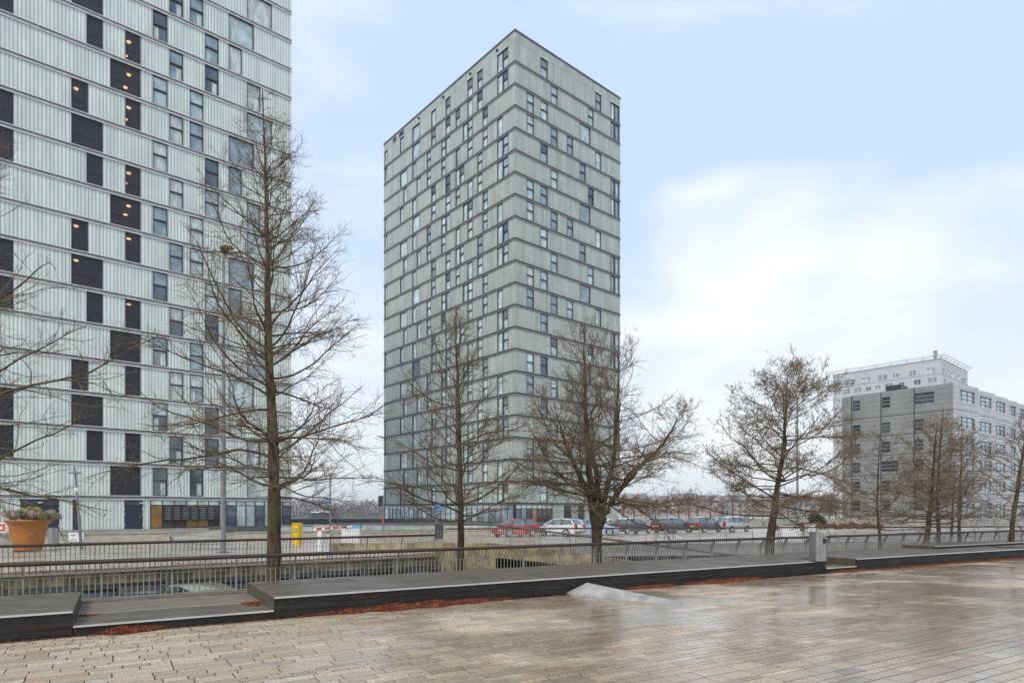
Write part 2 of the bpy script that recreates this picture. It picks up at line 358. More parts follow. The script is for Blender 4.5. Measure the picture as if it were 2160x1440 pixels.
# curved bench line: s along, off away from the camera
_S = np.linspace(-30, 90, 1201)
_th = np.radians(32 - .11 * _S); _cx = np.concatenate([[0], np.cumsum((np.cos(_th[1:]) + np.cos(_th[:-1])) / 2 * .1)]); _cy = np.concatenate([[0], np.cumsum((np.sin(_th[1:]) + np.sin(_th[:-1])) / 2 * .1)])
_cx += -8.53 - np.interp(0, _S, _cx); _cy += 10.58 - np.interp(0, _S, _cy)
def Cv(s, off, z=0.0):
    th = R(32 - .11 * s)
    return Vector((float(np.interp(s, _S, _cx)) - off * math.sin(th), float(np.interp(s, _S, _cy)) + off * math.cos(th), z))
def s_of_u(u, off):
    k = (u - 1080) / F; lo, hi = -29.0, 89.0
    for _ in range(40):
        mid = (lo + hi) / 2; p = Cv(mid, off)
        if p.x / max(p.y, .1) < k: lo = mid
        else: hi = mid
    return lo
def so_of(p):
    s = 0; o = 0
    for _ in range(12):
        q = Cv(s, 0); th = R(32 - .11 * s); d = Vector((p.x - q.x, p.y - q.y))
        s += d.x * math.cos(th) + d.y * math.sin(th); o = -d.x * math.sin(th) + d.y * math.cos(th)
    return s, o
M['galvp'] = mat('grey_wall_panel', (.34, .335, .315), .6, .1, .2, 1)
M['drain'] = mat('rusty_grate', (.12, .075, .04), .7, .2, .35, 6)
M['deckside'] = mat('mossy_side_board', (.095, .080, .05), .7, 0, .4, 4, .3, 30)
# ------------------------------------------------------------------ ground
def poly(name, pts, m, z=None, label=None):
    vs = [(p[0], p[1], p[2] if z is None else z) for p in pts]
    me = bpy.data.meshes.new(name); bm = bmesh.new()
    f = bm.faces.new([bm.verts.new(v) for v in vs]); f.normal_update()
    if f.normal.z < 0: f.normal_flip()
    bmesh.ops.triangulate(bm, faces=bm.faces[:]); bm.to_mesh(me); bm.free(); me.materials.append(M[m])
    o = bpy.data.objects.new(name, me); SC.collection.objects.link(o); o['kind'] = 'structure'; return o
RL0 = Vector((-16.1, 20.0, 0)); PE = Vector((-3.5, 29.1, 0)); rd = (PE - RL0).normalized()
RLL = RL0 - rd * 46
RAMP0 = Vector((-1.2, 34.0, 0)); RAMP1 = Vector((11.1, 30.0, 0)); rr = (RAMP1 - RAMP0).normalized(); rn = Vector((-rr.y, rr.x, 0))
RF0 = Vector((-4.0, 38.5, 0)); RF1 = Vector((36, 44, 0)); RF2 = Vector((110, 52, 0))
poly('street', [RLL, PE, (-4.1, 34, 0), (-4.0, 38.5, 0), RF1, RF2, (900, 150, 0), (900, 900, 0), (60, 900, 0), (30, 130, 0), (-300, 130, 0), (-300, RLL.y, 0)], 'street', 0.0)
poly('water', [(-900, 129, 0), (31, 129, 0), (61, 905, 0), (400, 3000, 0), (-2500, 3000, 0), (-2500, 129, 0)], 'water', -5.4)
m_ = MB(); m_.box(-300, 30, 130, 130.6, -6, 0.0, 'concd'); tag(m_.build('quay_edge'), kind='structure')
poly('far_shore', [(-1500, 600, 0), (300, 600, 0), (900, 3000, 0), (-2500, 3000, 0)], 'grass', -5.0)
pl = [Cv(s, 3.5) for s in np.arange(-28, 88, 2.0)]
poly('plaza_base', list(pl) + [(160, 20, 0), (120, -60, 0), (-80, -60, 0), (-50, -5, 0)], 'grout', -0.012)
poly('trench_floor', [(-70, -25, 0), (120, 10, 0), (130, 60, 0), (-12, 46, 0), (-70, 30, 0)], 'soil', -2.2)
# stones
rng = random.Random(5)
V = []; Fc = []; Cc = []
pal = [((.345, .30, .24), 12), ((.31, .268, .215), 10), ((.375, .335, .275), 9), ((.285, .25, .205), 7), ((.39, .34, .255), 2), ((.24, .25, .24), .8), ((.34, .22, .15), .5), ((.33, .325, .305), 2.5), ((.17, .18, .175), .25)]
pc = [p[0] for p in pal]; pw = [p[1] for p in pal]
off = -.16
while off > -17.5:
    w = rng.choice([.11, .14, .17, .20, .20, .24, .29]); s = -16 + rng.random()
    s1 = 62 if off > -9 else 40
    while s < s1:
        L = rng.uniform(.24, .78) * (.8 if w < .16 else 1.1)
        j = .0085
        if (Cv(s, off).y > 1):
            c = rng.choices(pc, pw)[0]; c = tuple(x * f for x, f in zip(c, (1.80, 1.66, 1.46))); k = rng.uniform(.74, 1.22); dz = rng.uniform(-.0012, .0012)
            q = [Cv(s + j, off - j), Cv(s + j, off - w + j), Cv(s + L - j, off - w + j), Cv(s + L - j, off - j)]
            b = len(V); V += [(p.x, p.y, dz + rng.uniform(-.0007, .0007)) for p in q]
            V += [(p.x, p.y, -.011) for p in q]
            Fc += [(b, b + 1, b + 2, b + 3)] + [(b + a, b + 4 + a, b + 4 + (a + 1) % 4, b + (a + 1) % 4) for a in range(4)]
            Cc += [(c[0] * k, c[1] * k, c[2] * k, 1)] * 8
        s += L
    off -= w
me = bpy.data.meshes.new('plaza_paving'); me.from_pydata(V, [], Fc); me.materials.append(M['pave'])
ca = me.color_attributes.new('stone', 'FLOAT_COLOR', 'POINT'); ca.data.foreach_set('color', np.array(Cc, 'f').ravel())
o = bpy.data.objects.new('plaza_paving', me); SC.collection.objects.link(o); o['kind'] = 'structure'

# ------------------------------------------------------------------ trench walls and slabs
def extr_line(name, pts, prof, m, label, cat, structure=False):
    """profile (off, z) swept along plan points; off to the left of travel"""
    vs = []; fs = []; n = len(prof); P = [Vector((p[0], p[1], 0)) for p in pts]
    zz = [p[2] if len(p) > 2 else 0 for p in pts]
    for i, p in enumerate(P):
        d = (P[min(i + 1, len(P) - 1)] - P[max(i - 1, 0)]); d.normalize(); nn = Vector((-d.y, d.x, 0))
        for o_, z in prof: vs.append(p + nn * o_ + Vector((0, 0, z + zz[i])))
    for i in range(len(P) - 1):
        for k in range(n):
            k2 = (k + 1) % n; fs.append((i * n + k, (i + 1) * n + k, (i + 1) * n + k2, i * n + k2))
    fs.append(tuple(range(n))); fs.append(tuple(range((len(P) - 1) * n, len(P) * n))[::-1])
    b = MB(); b.add(vs, fs, m); ob = b.build(name)
    if structure: ob['kind'] = 'structure'
    else: tag(ob, label, cat)
    return ob
near = [Cv(s, 3.5) for s in np.arange(-16, 84, 2.0)]
extr_line('retaining_wall', near, [(0, -.03), (0, -3.2), (.3, -3.2), (.3, -.03)], 'concd', 'dark retaining wall of the sunken level under the near railing', 'wall')
extr_line('concrete_kerb', near, [(-.28, -.02), (.0, -.02), (.31, -.02), (.31, .2), (-.28, .2)], 'deckslab', 'low concrete kerb under the near steel railing', 'kerb')
far = [RLL, RL0, PE]
extr_line('edge_beam', far, [(-.12, .09), (-.12, -.30), (.35, -.30), (.35, .09)], 'conc', 'moss stained ochre concrete beam below the far railing at the left', 'beam')
extr_line('coping_slab', far, [(-.3, .16), (-.3, .095), (.6, .095), (.6, .16)], 'concg', 'pale coping slab on the stained beam with red needles', 'coping')
extr_line('end_beam', [(-3.5, 29.1), (-4.1, 34.0), (-4.0, 38.5)], [(0, .09), (0, -.31), (.3, -.31), (.3, .09)], 'conc', 'short stained concrete beam at the end of the far railing', 'beam')
extr_line('street_edge_beam', [RF0, RF1, RF2], [(-.1, .05), (-.1, -.7), (.4, -.7), (.4, .05)], 'concg', 'grey concrete beam along the street beyond the ramp', 'beam')
b = MB()
b.seg(RLL + Vector((.3, .5, -.36)) , PE + Vector((.3, .5, -.36)), .08, .06, 'galv'); b.seg(RLL + Vector((.3, .5, -.47)), PE + Vector((.3, .5, -.47)), .05, .05, 'galv')
tag(b.build('pipe_run'), 'two grey steel pipes running under the stained beam', 'pipes')
# garage below the street slab
b = MB(); nn = Vector((-rd.y, rd.x, 0))
def quad(bm_, pts, m): bm_.add(pts, [(0, 1, 2, 3)], m)
g0 = RLL + nn * .3; g1 = PE + nn * .3
quad(b, [g0 + Vector((0, 0, -.31)), g1 + Vector((0, 0, -.31)), g1 + nn * 22 + Vector((0, 0, -.31)), g0 + nn * 22 + Vector((0, 0, -.31))], 'under')
quad(b, [g0 + nn * .75 + Vector((0, 0, -2.3)), g1 + nn * .75 + Vector((0, 0, -2.3)), g1 + nn * .75 + Vector((0, 0, -.31)), g0 + nn * .75 + Vector((0, 0, -.31))], 'concg')
quad(b, [g1 + Vector((0, 0, -2.3)), g1 + nn * .7 + Vector((0, 0, -2.3)), g1 + nn * .7 + Vector((0, 0, -.31)), g1 + Vector((0, 0, -.31))], 'concd')
g = b.build('garage_shell'); g['kind'] = 'structure'
poly('sunken_road', [RLL - nn * 5.5, PE - nn * 5.5, PE + nn * .5, RLL + nn * .5], 'street', -2.19)
proto = None
for i in range(9):
    p = PE - rd * (2 + i * 4.4)
    if proto is None:
        b = MB(); b.box(-.10, .10, -.10, .10, 0, 1.86, 'galv'); b.box(-.16, .16, -.16, .16, 1.78, 1.87, 'galv'); proto = b.build('garage_column'); c = proto
    else: c = proto.copy(); SC.collection.objects.link(c)
    c.location = (p.x + nn.x * .12, p.y + nn.y * .12, -2.19); c.rotation_euler.z = math.atan2(rd.y, rd.x)
    tag(c, 'slim grey steel column holding up the street slab in the sunken level', 'column', 'columns of the sunken garage')
lw = thing('shop_front', RLL + nn * .55 + Vector((0, 0, -2.19)), 'grey panelled wall with dark windows along the sunken road under the beam', 'wall', math.atan2(rd.y, rd.x))
b = MB(); LW = (PE - RLL).length; b.box(0, LW, 0, .15, 0, 1.87, 'galvp'); b.build('wall', lw)
for i in range(24):
    x = LW - 1.2 - i * 2.2
    if x < 12: break
    b = MB(); b.box(x - 1.7, x, -.04, -.001, .75, 1.62, 'frame'); w_ = b.build('window', lw); b = MB(); b.box(x - 1.62, x - .08, -.06, -.041, .82, 1.55, ['pb', 'pd', 'pa'][i % 3]); b.build('pane', w_)
# parapet A : level part, then ramp
lev = [(-9.8, 34.15, .42), (-6, 34.05, .42), (-1.2, 34.0, .42)]
rmp = [(-1.2, 34.0, .42), (1.5, 33.1, .22), (11.1, 30.0, -1.0), (22, 26.46, -2.4)]
extr_line('ramp_parapet', [(-9.8, 34.15, .42), (-6, 34.05, .42), (-1.2, 34.0, .42), (1.5, 33.1, .22), (6, 31.66, -.35), (11.1, 30.0, -1.0), (20, 27.1, -2.15)],
          [(0, 0), (0, -.72), (.25, -.72), (.25, 0)], 'conc', 'mossy concrete parapet of the garage ramp sloping down to the right', 'parapet')
b = MB(); vs = []; P = [(-4.0, 34.0, 0), (-1.2, 34.0, -.0), (1.5, 33.1, -.25), (11.1, 30.0, -1.45), (20, 27.1, -2.6)]
for (x, y, z) in P: vs += [(x, y + .2, z), (x + .9, y + 4.2, z), (x + .9, y + 4.2, z - .35), (x, y + .2, z - .35)]
b.add(vs, [f for i in range(4) for f in [(4 * i + 0, 4 * i + 4, 4 * i + 5, 4 * i + 1), (4 * i + 1, 4 * i + 5, 4 * i + 6, 4 * i + 2), (4 * i + 2, 4 * i + 6, 4 * i + 7, 4 * i + 3), (4 * i + 3, 4 * i + 7, 4 * i + 4, 4 * i)]], 'concg')
b.build('ramp')['kind'] = 'structure'
b = MB(); b.box(-4.0, -.85, 33.3, 33.9, -3.2, -.31, 'conc')
tag(b.build('ramp_abutment'), 'stained concrete wall block under the top of the ramp', 'wall')
b = MB(); b.box(-8, 110, 47, 47.5, -3.2, -.3, 'concd'); b.build('garage_back_wall')['kind'] = 'structure'

# ------------------------------------------------------------------ railings
def railing(label, path, posts, zt, lean, nb, name='steel_railing', bars='bar', hr=.05, group=None, zf=lambda t: 0.0, foot=.1):
    """path(t)->Vector plan, lean = offset vector function; posts = list of t"""
    p0 = path(posts[0]); root = thing(name, (p0.x, p0.y, 0), label, 'railing', group=group)
    o0 = Vector((p0.x, p0.y, 0))
    def at(t, h): # h 0..1 of the height
        p = path(t); z0 = zf(t); a = path(t + .05) - path(t - .05); a.normalize(); nr = Vector((-a.y, a.x, 0))
        k = 0 if h < .62 else (h - .62) / .38
        return Vector((p.x, p.y, z0 + foot + (zt - foot) * h)) + nr * (-lean * k) - o0
    b = MB(); n = 2
    ts = []
    for i in range(len(posts) - 1):
        for k in range(n): ts.append(posts[i] + (posts[i + 1] - posts[i]) * k / n)
    ts.append(posts[-1]); b.tube([at(t, 1) for t in ts], hr, 'rail', 8); b.build('handrail', root, True)
    for i, t in enumerate(posts):
        b = MB(); a = path(t + .05) - path(t - .05); a.normalize(); nr = Vector((-a.y, a.x, 0)); w = .055
        A, B_, C_ = at(t, -.02), at(t, .62), at(t, .97); th = a * .016
        for P_, Q_ in ((A, B_), (B_, C_)):
            q = [P_ - nr * w - th, P_ + nr * w - th, P_ + nr * w + th, P_ - nr * w + th, Q_ - nr * w * .8 - th, Q_ + nr * w * .8 - th, Q_ + nr * w * .8 + th, Q_ - nr * w * .8 + th]
            b.add(q, [(0, 1, 2, 3), (7, 6, 5, 4), (0, 4, 5, 1), (1, 5, 6, 2), (2, 6, 7, 3), (3, 7, 4, 0)], bars)
        b.build('post', root)
        if i == len(posts) - 1: break
        b = MB(); t1 = posts[i + 1]; r = .011
        for k in range(1, nb):
            tt = t + (t1 - t) * k / nb
            b.seg(at(tt, .03), at(tt, .62), r * 1.6, r * 1.6, bars); b.seg(at(tt, .62), at(tt, .98), r * 1.6, r * 1.6, bars)
        b.seg(at(t, .04), at(t1, .04), .035, .02, bars)
        b.seg(at(t, .62), at(t1, .62), .012, .012, bars)
        b.build('bar_panel', root)
    return root
us = [-60, 36, 209, 363, 502, 627, 740, 843, 937, 1025, 1104, 1180, 1253]
ps = [s_of_u(u, 3.42) for u in us]; dlt = (ps[-1] - ps[3]) / 9; 
ps = [ps[3] + dlt * k for k in range(-7, 34)]
railing('long brown topped steel railing right behind the wooden platforms', lambda t: Cv(t, 3.42), ps, 1.06, .17, 12, zf=lambda t: .0, foot=.2)
L2 = (PE - RL0).length; st2 = [L2 - .1 - 1.62 * k for k in range(0, 32)][::-1]
railing('steel railing with brown handrail across the sunken garden, on the stained beam', lambda t: RL0 + rd * t, st2, 1.06, .14, 12, foot=.17)
def pA(t):
    if t <= 8.6: return Vector((-9.8 + t, 34.12 - .012 * t, 0))
    q = Vector((-1.2, 34.02, 0)); return q + rr * (t - 8.6)
def zA(t): return .42 if t < 8.6 else .42 - .112 * (t - 8.6)
railing('steel railing on the ramp parapet, running level and then sloping down to the right', pA, [0.05 + 1.62 * k for k in range(0, 19)], 1.03, .12, 12, zf=zA, foot=.03)
def pF(t):
    d1 = (RF1 - RF0); l1 = d1.length; d1.normalize(); d2 = (RF2 - RF1).normalized()
    return RF0 + d1 * t if t < l1 else RF1 + d2 * (t - l1)
railing('thin steel railing along the street edge in front of the parked cars', pF, [1.8 * k for k in range(0, 36)], 1.05, -.16, 13, foot=.06)

# ------------------------------------------------------------------ wooden platforms
def sweep_uv(b, s0, s1, o0, o1, z0, z1, m, step=1.5):
    """box along the curved bench line"""
    n = max(1, int(abs(s1 - s0) / step)); S = [s0 + (s1 - s0) * i / n for i in range(n + 1)]
    vs = []
    for s in S: vs += [Cv(s, o0, z0), Cv(s, o1, z0), Cv(s, o1, z1), Cv(s, o0, z1)]
    fs = [(3, 2, 1, 0), (4 * n, 4 * n + 1, 4 * n + 2, 4 * n + 3)]
    for i in range(n):
        for k in range(4):
            k2 = (k + 1) % 4; fs.append((4 * i + k, 4 * i + k2, 4 * (i + 1) + k2, 4 * (i + 1) + k))
    b.add(vs, fs, m)
def curve_uv(o):
    me = o.data; uv = me.uv_layers.new(name='UVMap')
    co_ = {v.index: (so_of(v.co), v.co.z) for v in me.vertices}
    for p in me.polygons:
        nz = abs(p.normal.z)
        th = R(32); ns = abs(p.normal.x * math.cos(th) + p.normal.y * math.sin(th))
        for li in p.loop_indices:
            (s, of), z = co_[me.loops[li].vertex_index]
            uv.data[li].uv = (s, of) if nz > .5 else ((z, of) if ns > .7 else (s, z))
def platform(label, s0, s1, o0, o1, zt, notch=None, zb=0.0, front=3):
    p = Cv(s0, o0); root = thing('wooden_platform', (0, 0, 0), label, 'platform')
    b = MB()
    if notch:
        n0, n1, nd = notch
        if n0 > s0: sweep_uv(b, s0, n0, o0, o1, zt - .03, zt, 'deck')
        sweep_uv(b, n0 + .0, n1, nd, o1, zt - .03, zt, 'deck')
        if s1 > n1: sweep_uv(b, n1, s1, o0, o1, zt - .03, zt, 'deck')
    else: sweep_uv(b, s0, s1, o0, o1, zt - .03, zt, 'deck')
    curve_uv(b.build('deck_top', root))
    f0 = [(s0, s1)] if not notch else [x for x in ((s0, notch[0]), (notch[1], s1)) if x[1] > x[0] + .01]
    for (a, c) in f0:
        h = (zt - .035 - zb) / front
        b = MB()
        for k in range(front):
            sweep_uv(b, a + .01, c - .01, o0 + .02 + .003 * (k % 2), o0 + .05, zb + k * h + .004, zb + (k + 1) * h - .004, 'deckf')
        sweep_uv(b, a + .03, c - .03, o0 + .06, o0 + .1, zb, zt - .03, 'black')
        curve_uv(b.build('front_boards', root))
        b = MB(); sweep_uv(b, a, c, o0 - .012, o0 + .025, zt - .028, zt + .004, 'alu'); b.build('edge_trim', root)
        b = MB()      # screw heads
        q = a + .35
        while q < c - .1:
            for k in range(front):
                for dz in (.035, h - .035):
                    sweep_uv(b, q, q + .008, o0 + .014, o0 + .022, zb + k * h + dz, zb + k * h + dz + .008, 'steel')
            q += 2.4
        b.build('screws', root)
    def side(s, sg, oa, ob_):
        b = MB(); k = oa
        while k < ob_ - .02:
            e = min(k + .14, ob_); sweep_uv(b, s, s + sg * .03, k + .003, e - .003, zb, zt - .032, 'deckside'); k += .145
        sweep_uv(b, s + sg * .035, s + sg * .06, oa, ob_, zb, zt - .032, 'black')
        curve_uv(b.build('side_boards', root))
    side(s0 + .0, 1, o0 + .06, o1); side(s1, -1, o0 + .06, o1)
    return root
ZD = .43
platform('dark wooden platform at the left edge of the picture', -13, 1.0, 0, 3.2, ZD)
platform('longest dark wooden platform, with the metal bin on its right end', 4.36, 22.7, 0, 3.2, ZD, front=3)
platform('dark wooden platform beyond the bin at the right', 24.45, 37, 0, 3.2, ZD)
b = MB(); sweep_uv(b, 22.7, 24.45, 1.25, 3.2, ZD - .03, ZD, 'deck'); sweep_uv(b, 22.72, 24.43, 1.25, 1.28, 0, ZD - .035, 'deckf')
o = b.build('wooden_platform'); curve_uv(o); tag(o, 'short set back piece of wooden platform right behind the bin', 'platform')
platform('raised dark wooden platform at the far right edge', 33.0, 58, 1.8, 3.25, .56, zb=.435, front=1)
platform('dark wooden platform farthest to the right beyond the raised one', 38, 58, 0, 1.78, ZD)
def lowstep(label, s0, s1, depth, slab):
    root = thing('wooden_step', (0, 0, 0), label, 'step')
    b = MB(); sweep_uv(b, s0, s1, 0, depth, .14, .17, 'deck'); curve_uv(b.build('tread', root))
    b = MB(); sweep_uv(b, s0, s1, .02, .05, 0, .14, 'deckf'); curve_uv(b.build('riser_board', root))
    b = MB(); sweep_uv(b, s0, s1, -.012, .025, .142, .174, 'alu'); sweep_uv(b, s0, s1, depth, depth + .02, .14, .174, 'alu'); b.build('edge_trim', root)
    if slab: b = MB(); sweep_uv(b, s0, s1, depth + .025, 3.2, 0, .168, 'deckslab'); b.build('concrete_landing', root)
lowstep('low wooden step with aluminium nosing between the two left platforms', 1.005, 4.355, 1.42, True)
lowstep('short low wooden step filled with red needles beside the bin', 22.705, 24.445, 1.24, False)
# drain
b = MB(); sweep_uv(b, -12, 9.5, -.15, -.02, -.01, .004, 'drain'); 
s = -12
while s < 9.4:
    p = [Cv(s, -.14, .008), Cv(s + .04, -.14, .008), Cv(s + .065, -.03, .008), Cv(s + .025, -.03, .008)]
    b.add(p, [(0, 1, 2, 3)], 'black'); s += .085
tag(b.build('drain_grate'), 'rusty slotted drain grate along the foot of the left platforms', 'drain')
M['doorp'] = mat('dark_blue_door', (.028, .032, .052), .45, .1, .2)
M['stonew2'] = mat('sandstone_coping', (.36, .33, .27), .6, 0, .2, 2.5)
M['pe2'] = pane('glass_pale_blue', (.55, .66, .72), .4)
# ------------------------------------------------------------------ towers
E1 = Vector((.7586, .6516, 0)); E2 = Vector((-.6516, .7586, 0)); A1 = math.atan2(.6516, .7586)
def s_at(O, u, e=E1):
    k = (u - 1080) / F; return (k * O.y - O.x) / (e.x - k * e.y)
SLAB = .19
def window(b, pb, axis, s0, s1, z0, z1, two, wide, pm, rnd, fr='frame', w=.075, dark_top=False):
    # frame into b, glass into pb
    b.ax(axis, s0, s0 + w, -.03, .2, z0, z1, fr); b.ax(axis, s1 - w, s1, -.03, .2, z0, z1, fr)
    b.ax(axis, s0 + w, s1 - w, -.045, .2, z0, z0 + w, fr); b.ax(axis, s0 + w, s1 - w, -.025, .2, z1 - w, z1, fr)
    if two:
        zm = z0 + (z1 - z0) * .54; b.ax(axis, s0 + w, s1 - w, -.02, .2, zm - .06, zm + .06, fr)
        pb.ax(axis, s0 + w, s1 - w, .13, .17, z0 + w, zm - .06, pm); pb.ax(axis, s0 + w, s1 - w, .10, .17, zm + .06, z1 - w, 'pf' if dark_top else (pm if rnd.random() < .7 else rnd.choice(['pa', 'pb', 'pc', 'pd'])))
    else: pb.ax(axis, s0 + w, s1 - w, .13, .17, z0 + w, z1 - w, pm)
def wall_face(b, axis, L, z0, z1, ops, m, s_start=0.0, th=.3):
    s = s_start
    for (a, c) in sorted(ops):
        if a > s + .001: b.ax(axis, s, a, 0, th, z0, z1, m)
        s = max(s, c)
    if L > s + .001: b.ax(axis, s, L, 0, th, z0, z1, m)
rnd = random.Random(3)

# --- left tower ---
O1 = Vector((-23.2, 66.7, 0))
t1 = thing('apartment_tower', O1, 'tall residential tower of pale channel glass at the left with dark loggias', 'apartment tower', A1)
Z1 = 3.3; NF = 21; ZT = Z1 + 3 * NF + 1.0; LX = -40.0; DY = 22.0
def u1(u): return s_at(O1, u)
cols = []
def seg1(k, ua, ub, kind): cols.append((k, u1(ua), u1(ub), kind))
for k in range(1, 20):
    r4 = k % 4
    if r4 in (2, 3): cols.append((k, -28.5, u1(29), 'log0'))
    if r4 == 0: seg1(k, 150, 186, 'log1')
    if r4 == 3: seg1(k, 150, 217, 'log2')
    if r4 == 2: seg1(k, 182, 217, 'log')
    if r4 == 1: seg1(k, 232, 297, 'log3')
    if r4 in (0, 2): seg1(k, 264, 297, 'log4')
    if k % 2: seg1(k, 322, 353, 'two')
    else: seg1(k, 357, 386, 'two')
    if r4 in (0, 1): seg1(k, 400, 429, 'two')
    if r4 in (2, 3): seg1(k, 432, 461, 'two')
    if r4 == 0: seg1(k, 482, 535, 'one')
    if r4 == 3: seg1(k, 482, 510, 'one')
    if r4 == 1: seg1(k, 521, 573, 'one')
    if r4 == 2: seg1(k, 521, 549, 'one')
b = MB()
for k in range(1, NF + 1):
    zb = Z1 + 3 * (k - 1) + SLAB; zt = Z1 + 3 * k - SLAB if k < NF else ZT - .25
    ops = [(a, c) for (kk, a, c, _) in cols if kk == k]
    s = LX
    for (a, c) in sorted(ops):
        if a > s: b.box(s, a, 0, .3, zb, zt, 'tow1')
        s = c
    b.box(s, 0, 0, .3, zb, zt, 'tow1')
b.box(LX, LX + .3, .3, DY, .5, ZT - .25, 'tow1'); b.box(-.3, 0, .3, DY, 3.3, ZT - .25, 'tow1'); b.box(LX, 0, DY, DY + .3, .5, ZT - .25, 'tow1')
b.box(LX + .3, -.3, .3, DY, ZT - .5, ZT - .3, 'dark')
# ground floor wall pieces
g = [(u1(42), u1(125)), (u1(153), u1(167)), (u1(262), u1(301)), (u1(317), u1(463)), (u1(478), -.02)]
s = LX
for (a, c) in g:
    b.box(s, a, 0, .3, .5, Z1 - SLAB, 'tow1'); s = c
b.build('wall', t1)
for k in range(1, NF + 1):
    z = Z1 + 3 * (k - 1); b = MB(); e = .09
    for (x0, x1, y0, y1) in ((LX, 0, -1, 0),):
        b.box(LX - .05, .05, -.11, DY + .4, z - SLAB, z - SLAB + .10, 'ledge')
        b.box(LX - .0, .02, -.05, DY + .35, z - SLAB + .10, z - .03, 'dark')
        b.box(LX - .0, .03, -.075, DY + .36, z - .03, z + .035, 'ledged')
        b.box(LX - .0, .02, -.05, DY + .35, z + .035, z + SLAB - .07, 'dark')
        b.box(LX - .05, .05, -.10, DY + .4, z + SLAB - .07, z + SLAB, 'ledge')
    b.build('floor_band', t1)
b = MB(); b.box(LX - .06, .06, -.12, DY + .42, ZT - .25, ZT, 'dark'); b.build('roof_edge', t1)
lamps = {(14, 'log4'): 2, (13, 'log3'): 2, (12, 'log4'): 2, (10, 'log4'): 2, (9, 'log3'): 2, (8, 'log4'): 1, (6, 'log4'): 1, (12, 'log1'): 1, (8, 'log1'): 1, (7, 'log2'): 1}
for (k, a, c, kind) in cols:
    zb = Z1 + 3 * (k - 1) + SLAB; zt = Z1 + 3 * k - SLAB
    if k > 18: continue
    if kind.startswith('log'):
        b = MB(); dp = 5.0
        b.box(a, a + .06, .01, dp, zb, zt, 'loggia'); b.box(c - .06, c, .01, dp, zb, zt, 'loggia')
        b.box(a + .06, c - .06, dp - .1, dp, zb, zt, 'loggia'); b.box(a + .06, c - .06, .02, dp - .1, zt - .05, zt, 'loggia'); b.box(a + .06, c - .06, .02, dp - .1, zb, zb + .05, 'loggia')
        lo = b.build('loggia', t1)
        b = MB(); b.box(a + .06, c - .06, .06, .075, zb + .05, zt - .05, 'mesh'); b.box(a + .06, c - .06, .03, .055, zb + 1.0, zb + 1.04, 'dark'); b.build('screen', lo)
        n = lamps.get((k, kind), 0)
        for q in range(n):
            yy = (1.3, 3.5)[q]; cx = (a + c) / 2 if kind == 'log1' else ((u1(150) + u1(186)) / 2 if kind == 'log2' else (u1(264) + u1(297)) / 2)
            b = MB(); b.lathe([(0.0, -.11), (.16, -.10), (.19, -.04), (.17, 0)], 'lit', 16, (cx - .12 + .1 * q, yy, zt - .055)); b.build('ceiling_lamp', lo)
    else:
        fb, pb = MB(), MB(); pm = rnd.choices(['pa', 'pb', 'pd', 'pc', 'pe'], [2, 4, 4.5, 1.5, .5])[0] if kind == 'two' else rnd.choices(['pa', 'pb', 'pc'], [3, 3, 2])[0]
        if k <= 3 and kind == 'two': pm = 'pd'
        window(fb, pb, 'x', a, c, zb, zt, kind == 'two', False, pm, rnd, w=.06)
        w_ = fb.build('window', t1)
        if rnd.random() < .45:    # curtain strip behind part of the glass
            q = a + .1 if rnd.random() < .5 else a + (c - a) * .55
            pb.ax('x', q, q + (c - a) * .32, .115, .128, zb + .1, zb + (1.2 if kind == 'two' else 2.4), 'pc')
        pb.build('pane', w_)
# entrance level of the left tower
def door(parent, axis, a, c, z0, z1, leafs, transom=.45, name='door'):
    b = MB(); w = .07
    b.ax(axis, a, c, -.01, .12, z1 - transom, z1, 'loggia')
    b.ax(axis, a, a + w, -.03, .12, z0, z1 - transom, 'frame'); b.ax(axis, c - w, c, -.03, .12, z0, z1 - transom, 'frame'); b.ax(axis, a + w, c - w, -.03, .12, z1 - transom - w, z1 - transom, 'frame')
    L = (c - a - 2 * w) / leafs
    for i in range(leafs):
        x0 = a + w + i * L; b.ax(axis, x0 + .02, x0 + L - .02, .02, .08, z0 + .02, z1 - transom - w, 'doorp')
    d = b.build(name, parent)
    b = MB()
    for i in range(leafs):
        x = a + w + (i + 1) * L - .15 if i == 0 else a + w + i * L + .12
        b.ax(axis, x, x + .05, -.01, .02, z0 + 1.0, z0 + 1.2, 'steel')
    for zz in (.3, 1.2, 1.75): 
        b.ax(axis, a + .02, a + .06, -.04, -.031, z0 + zz, z0 + zz + .16, 'white'); b.ax(axis, c - .06, c - .02, -.04, -.031, z0 + zz, z0 + zz + .16, 'white')
    b.build('door_handle', d)
    return d

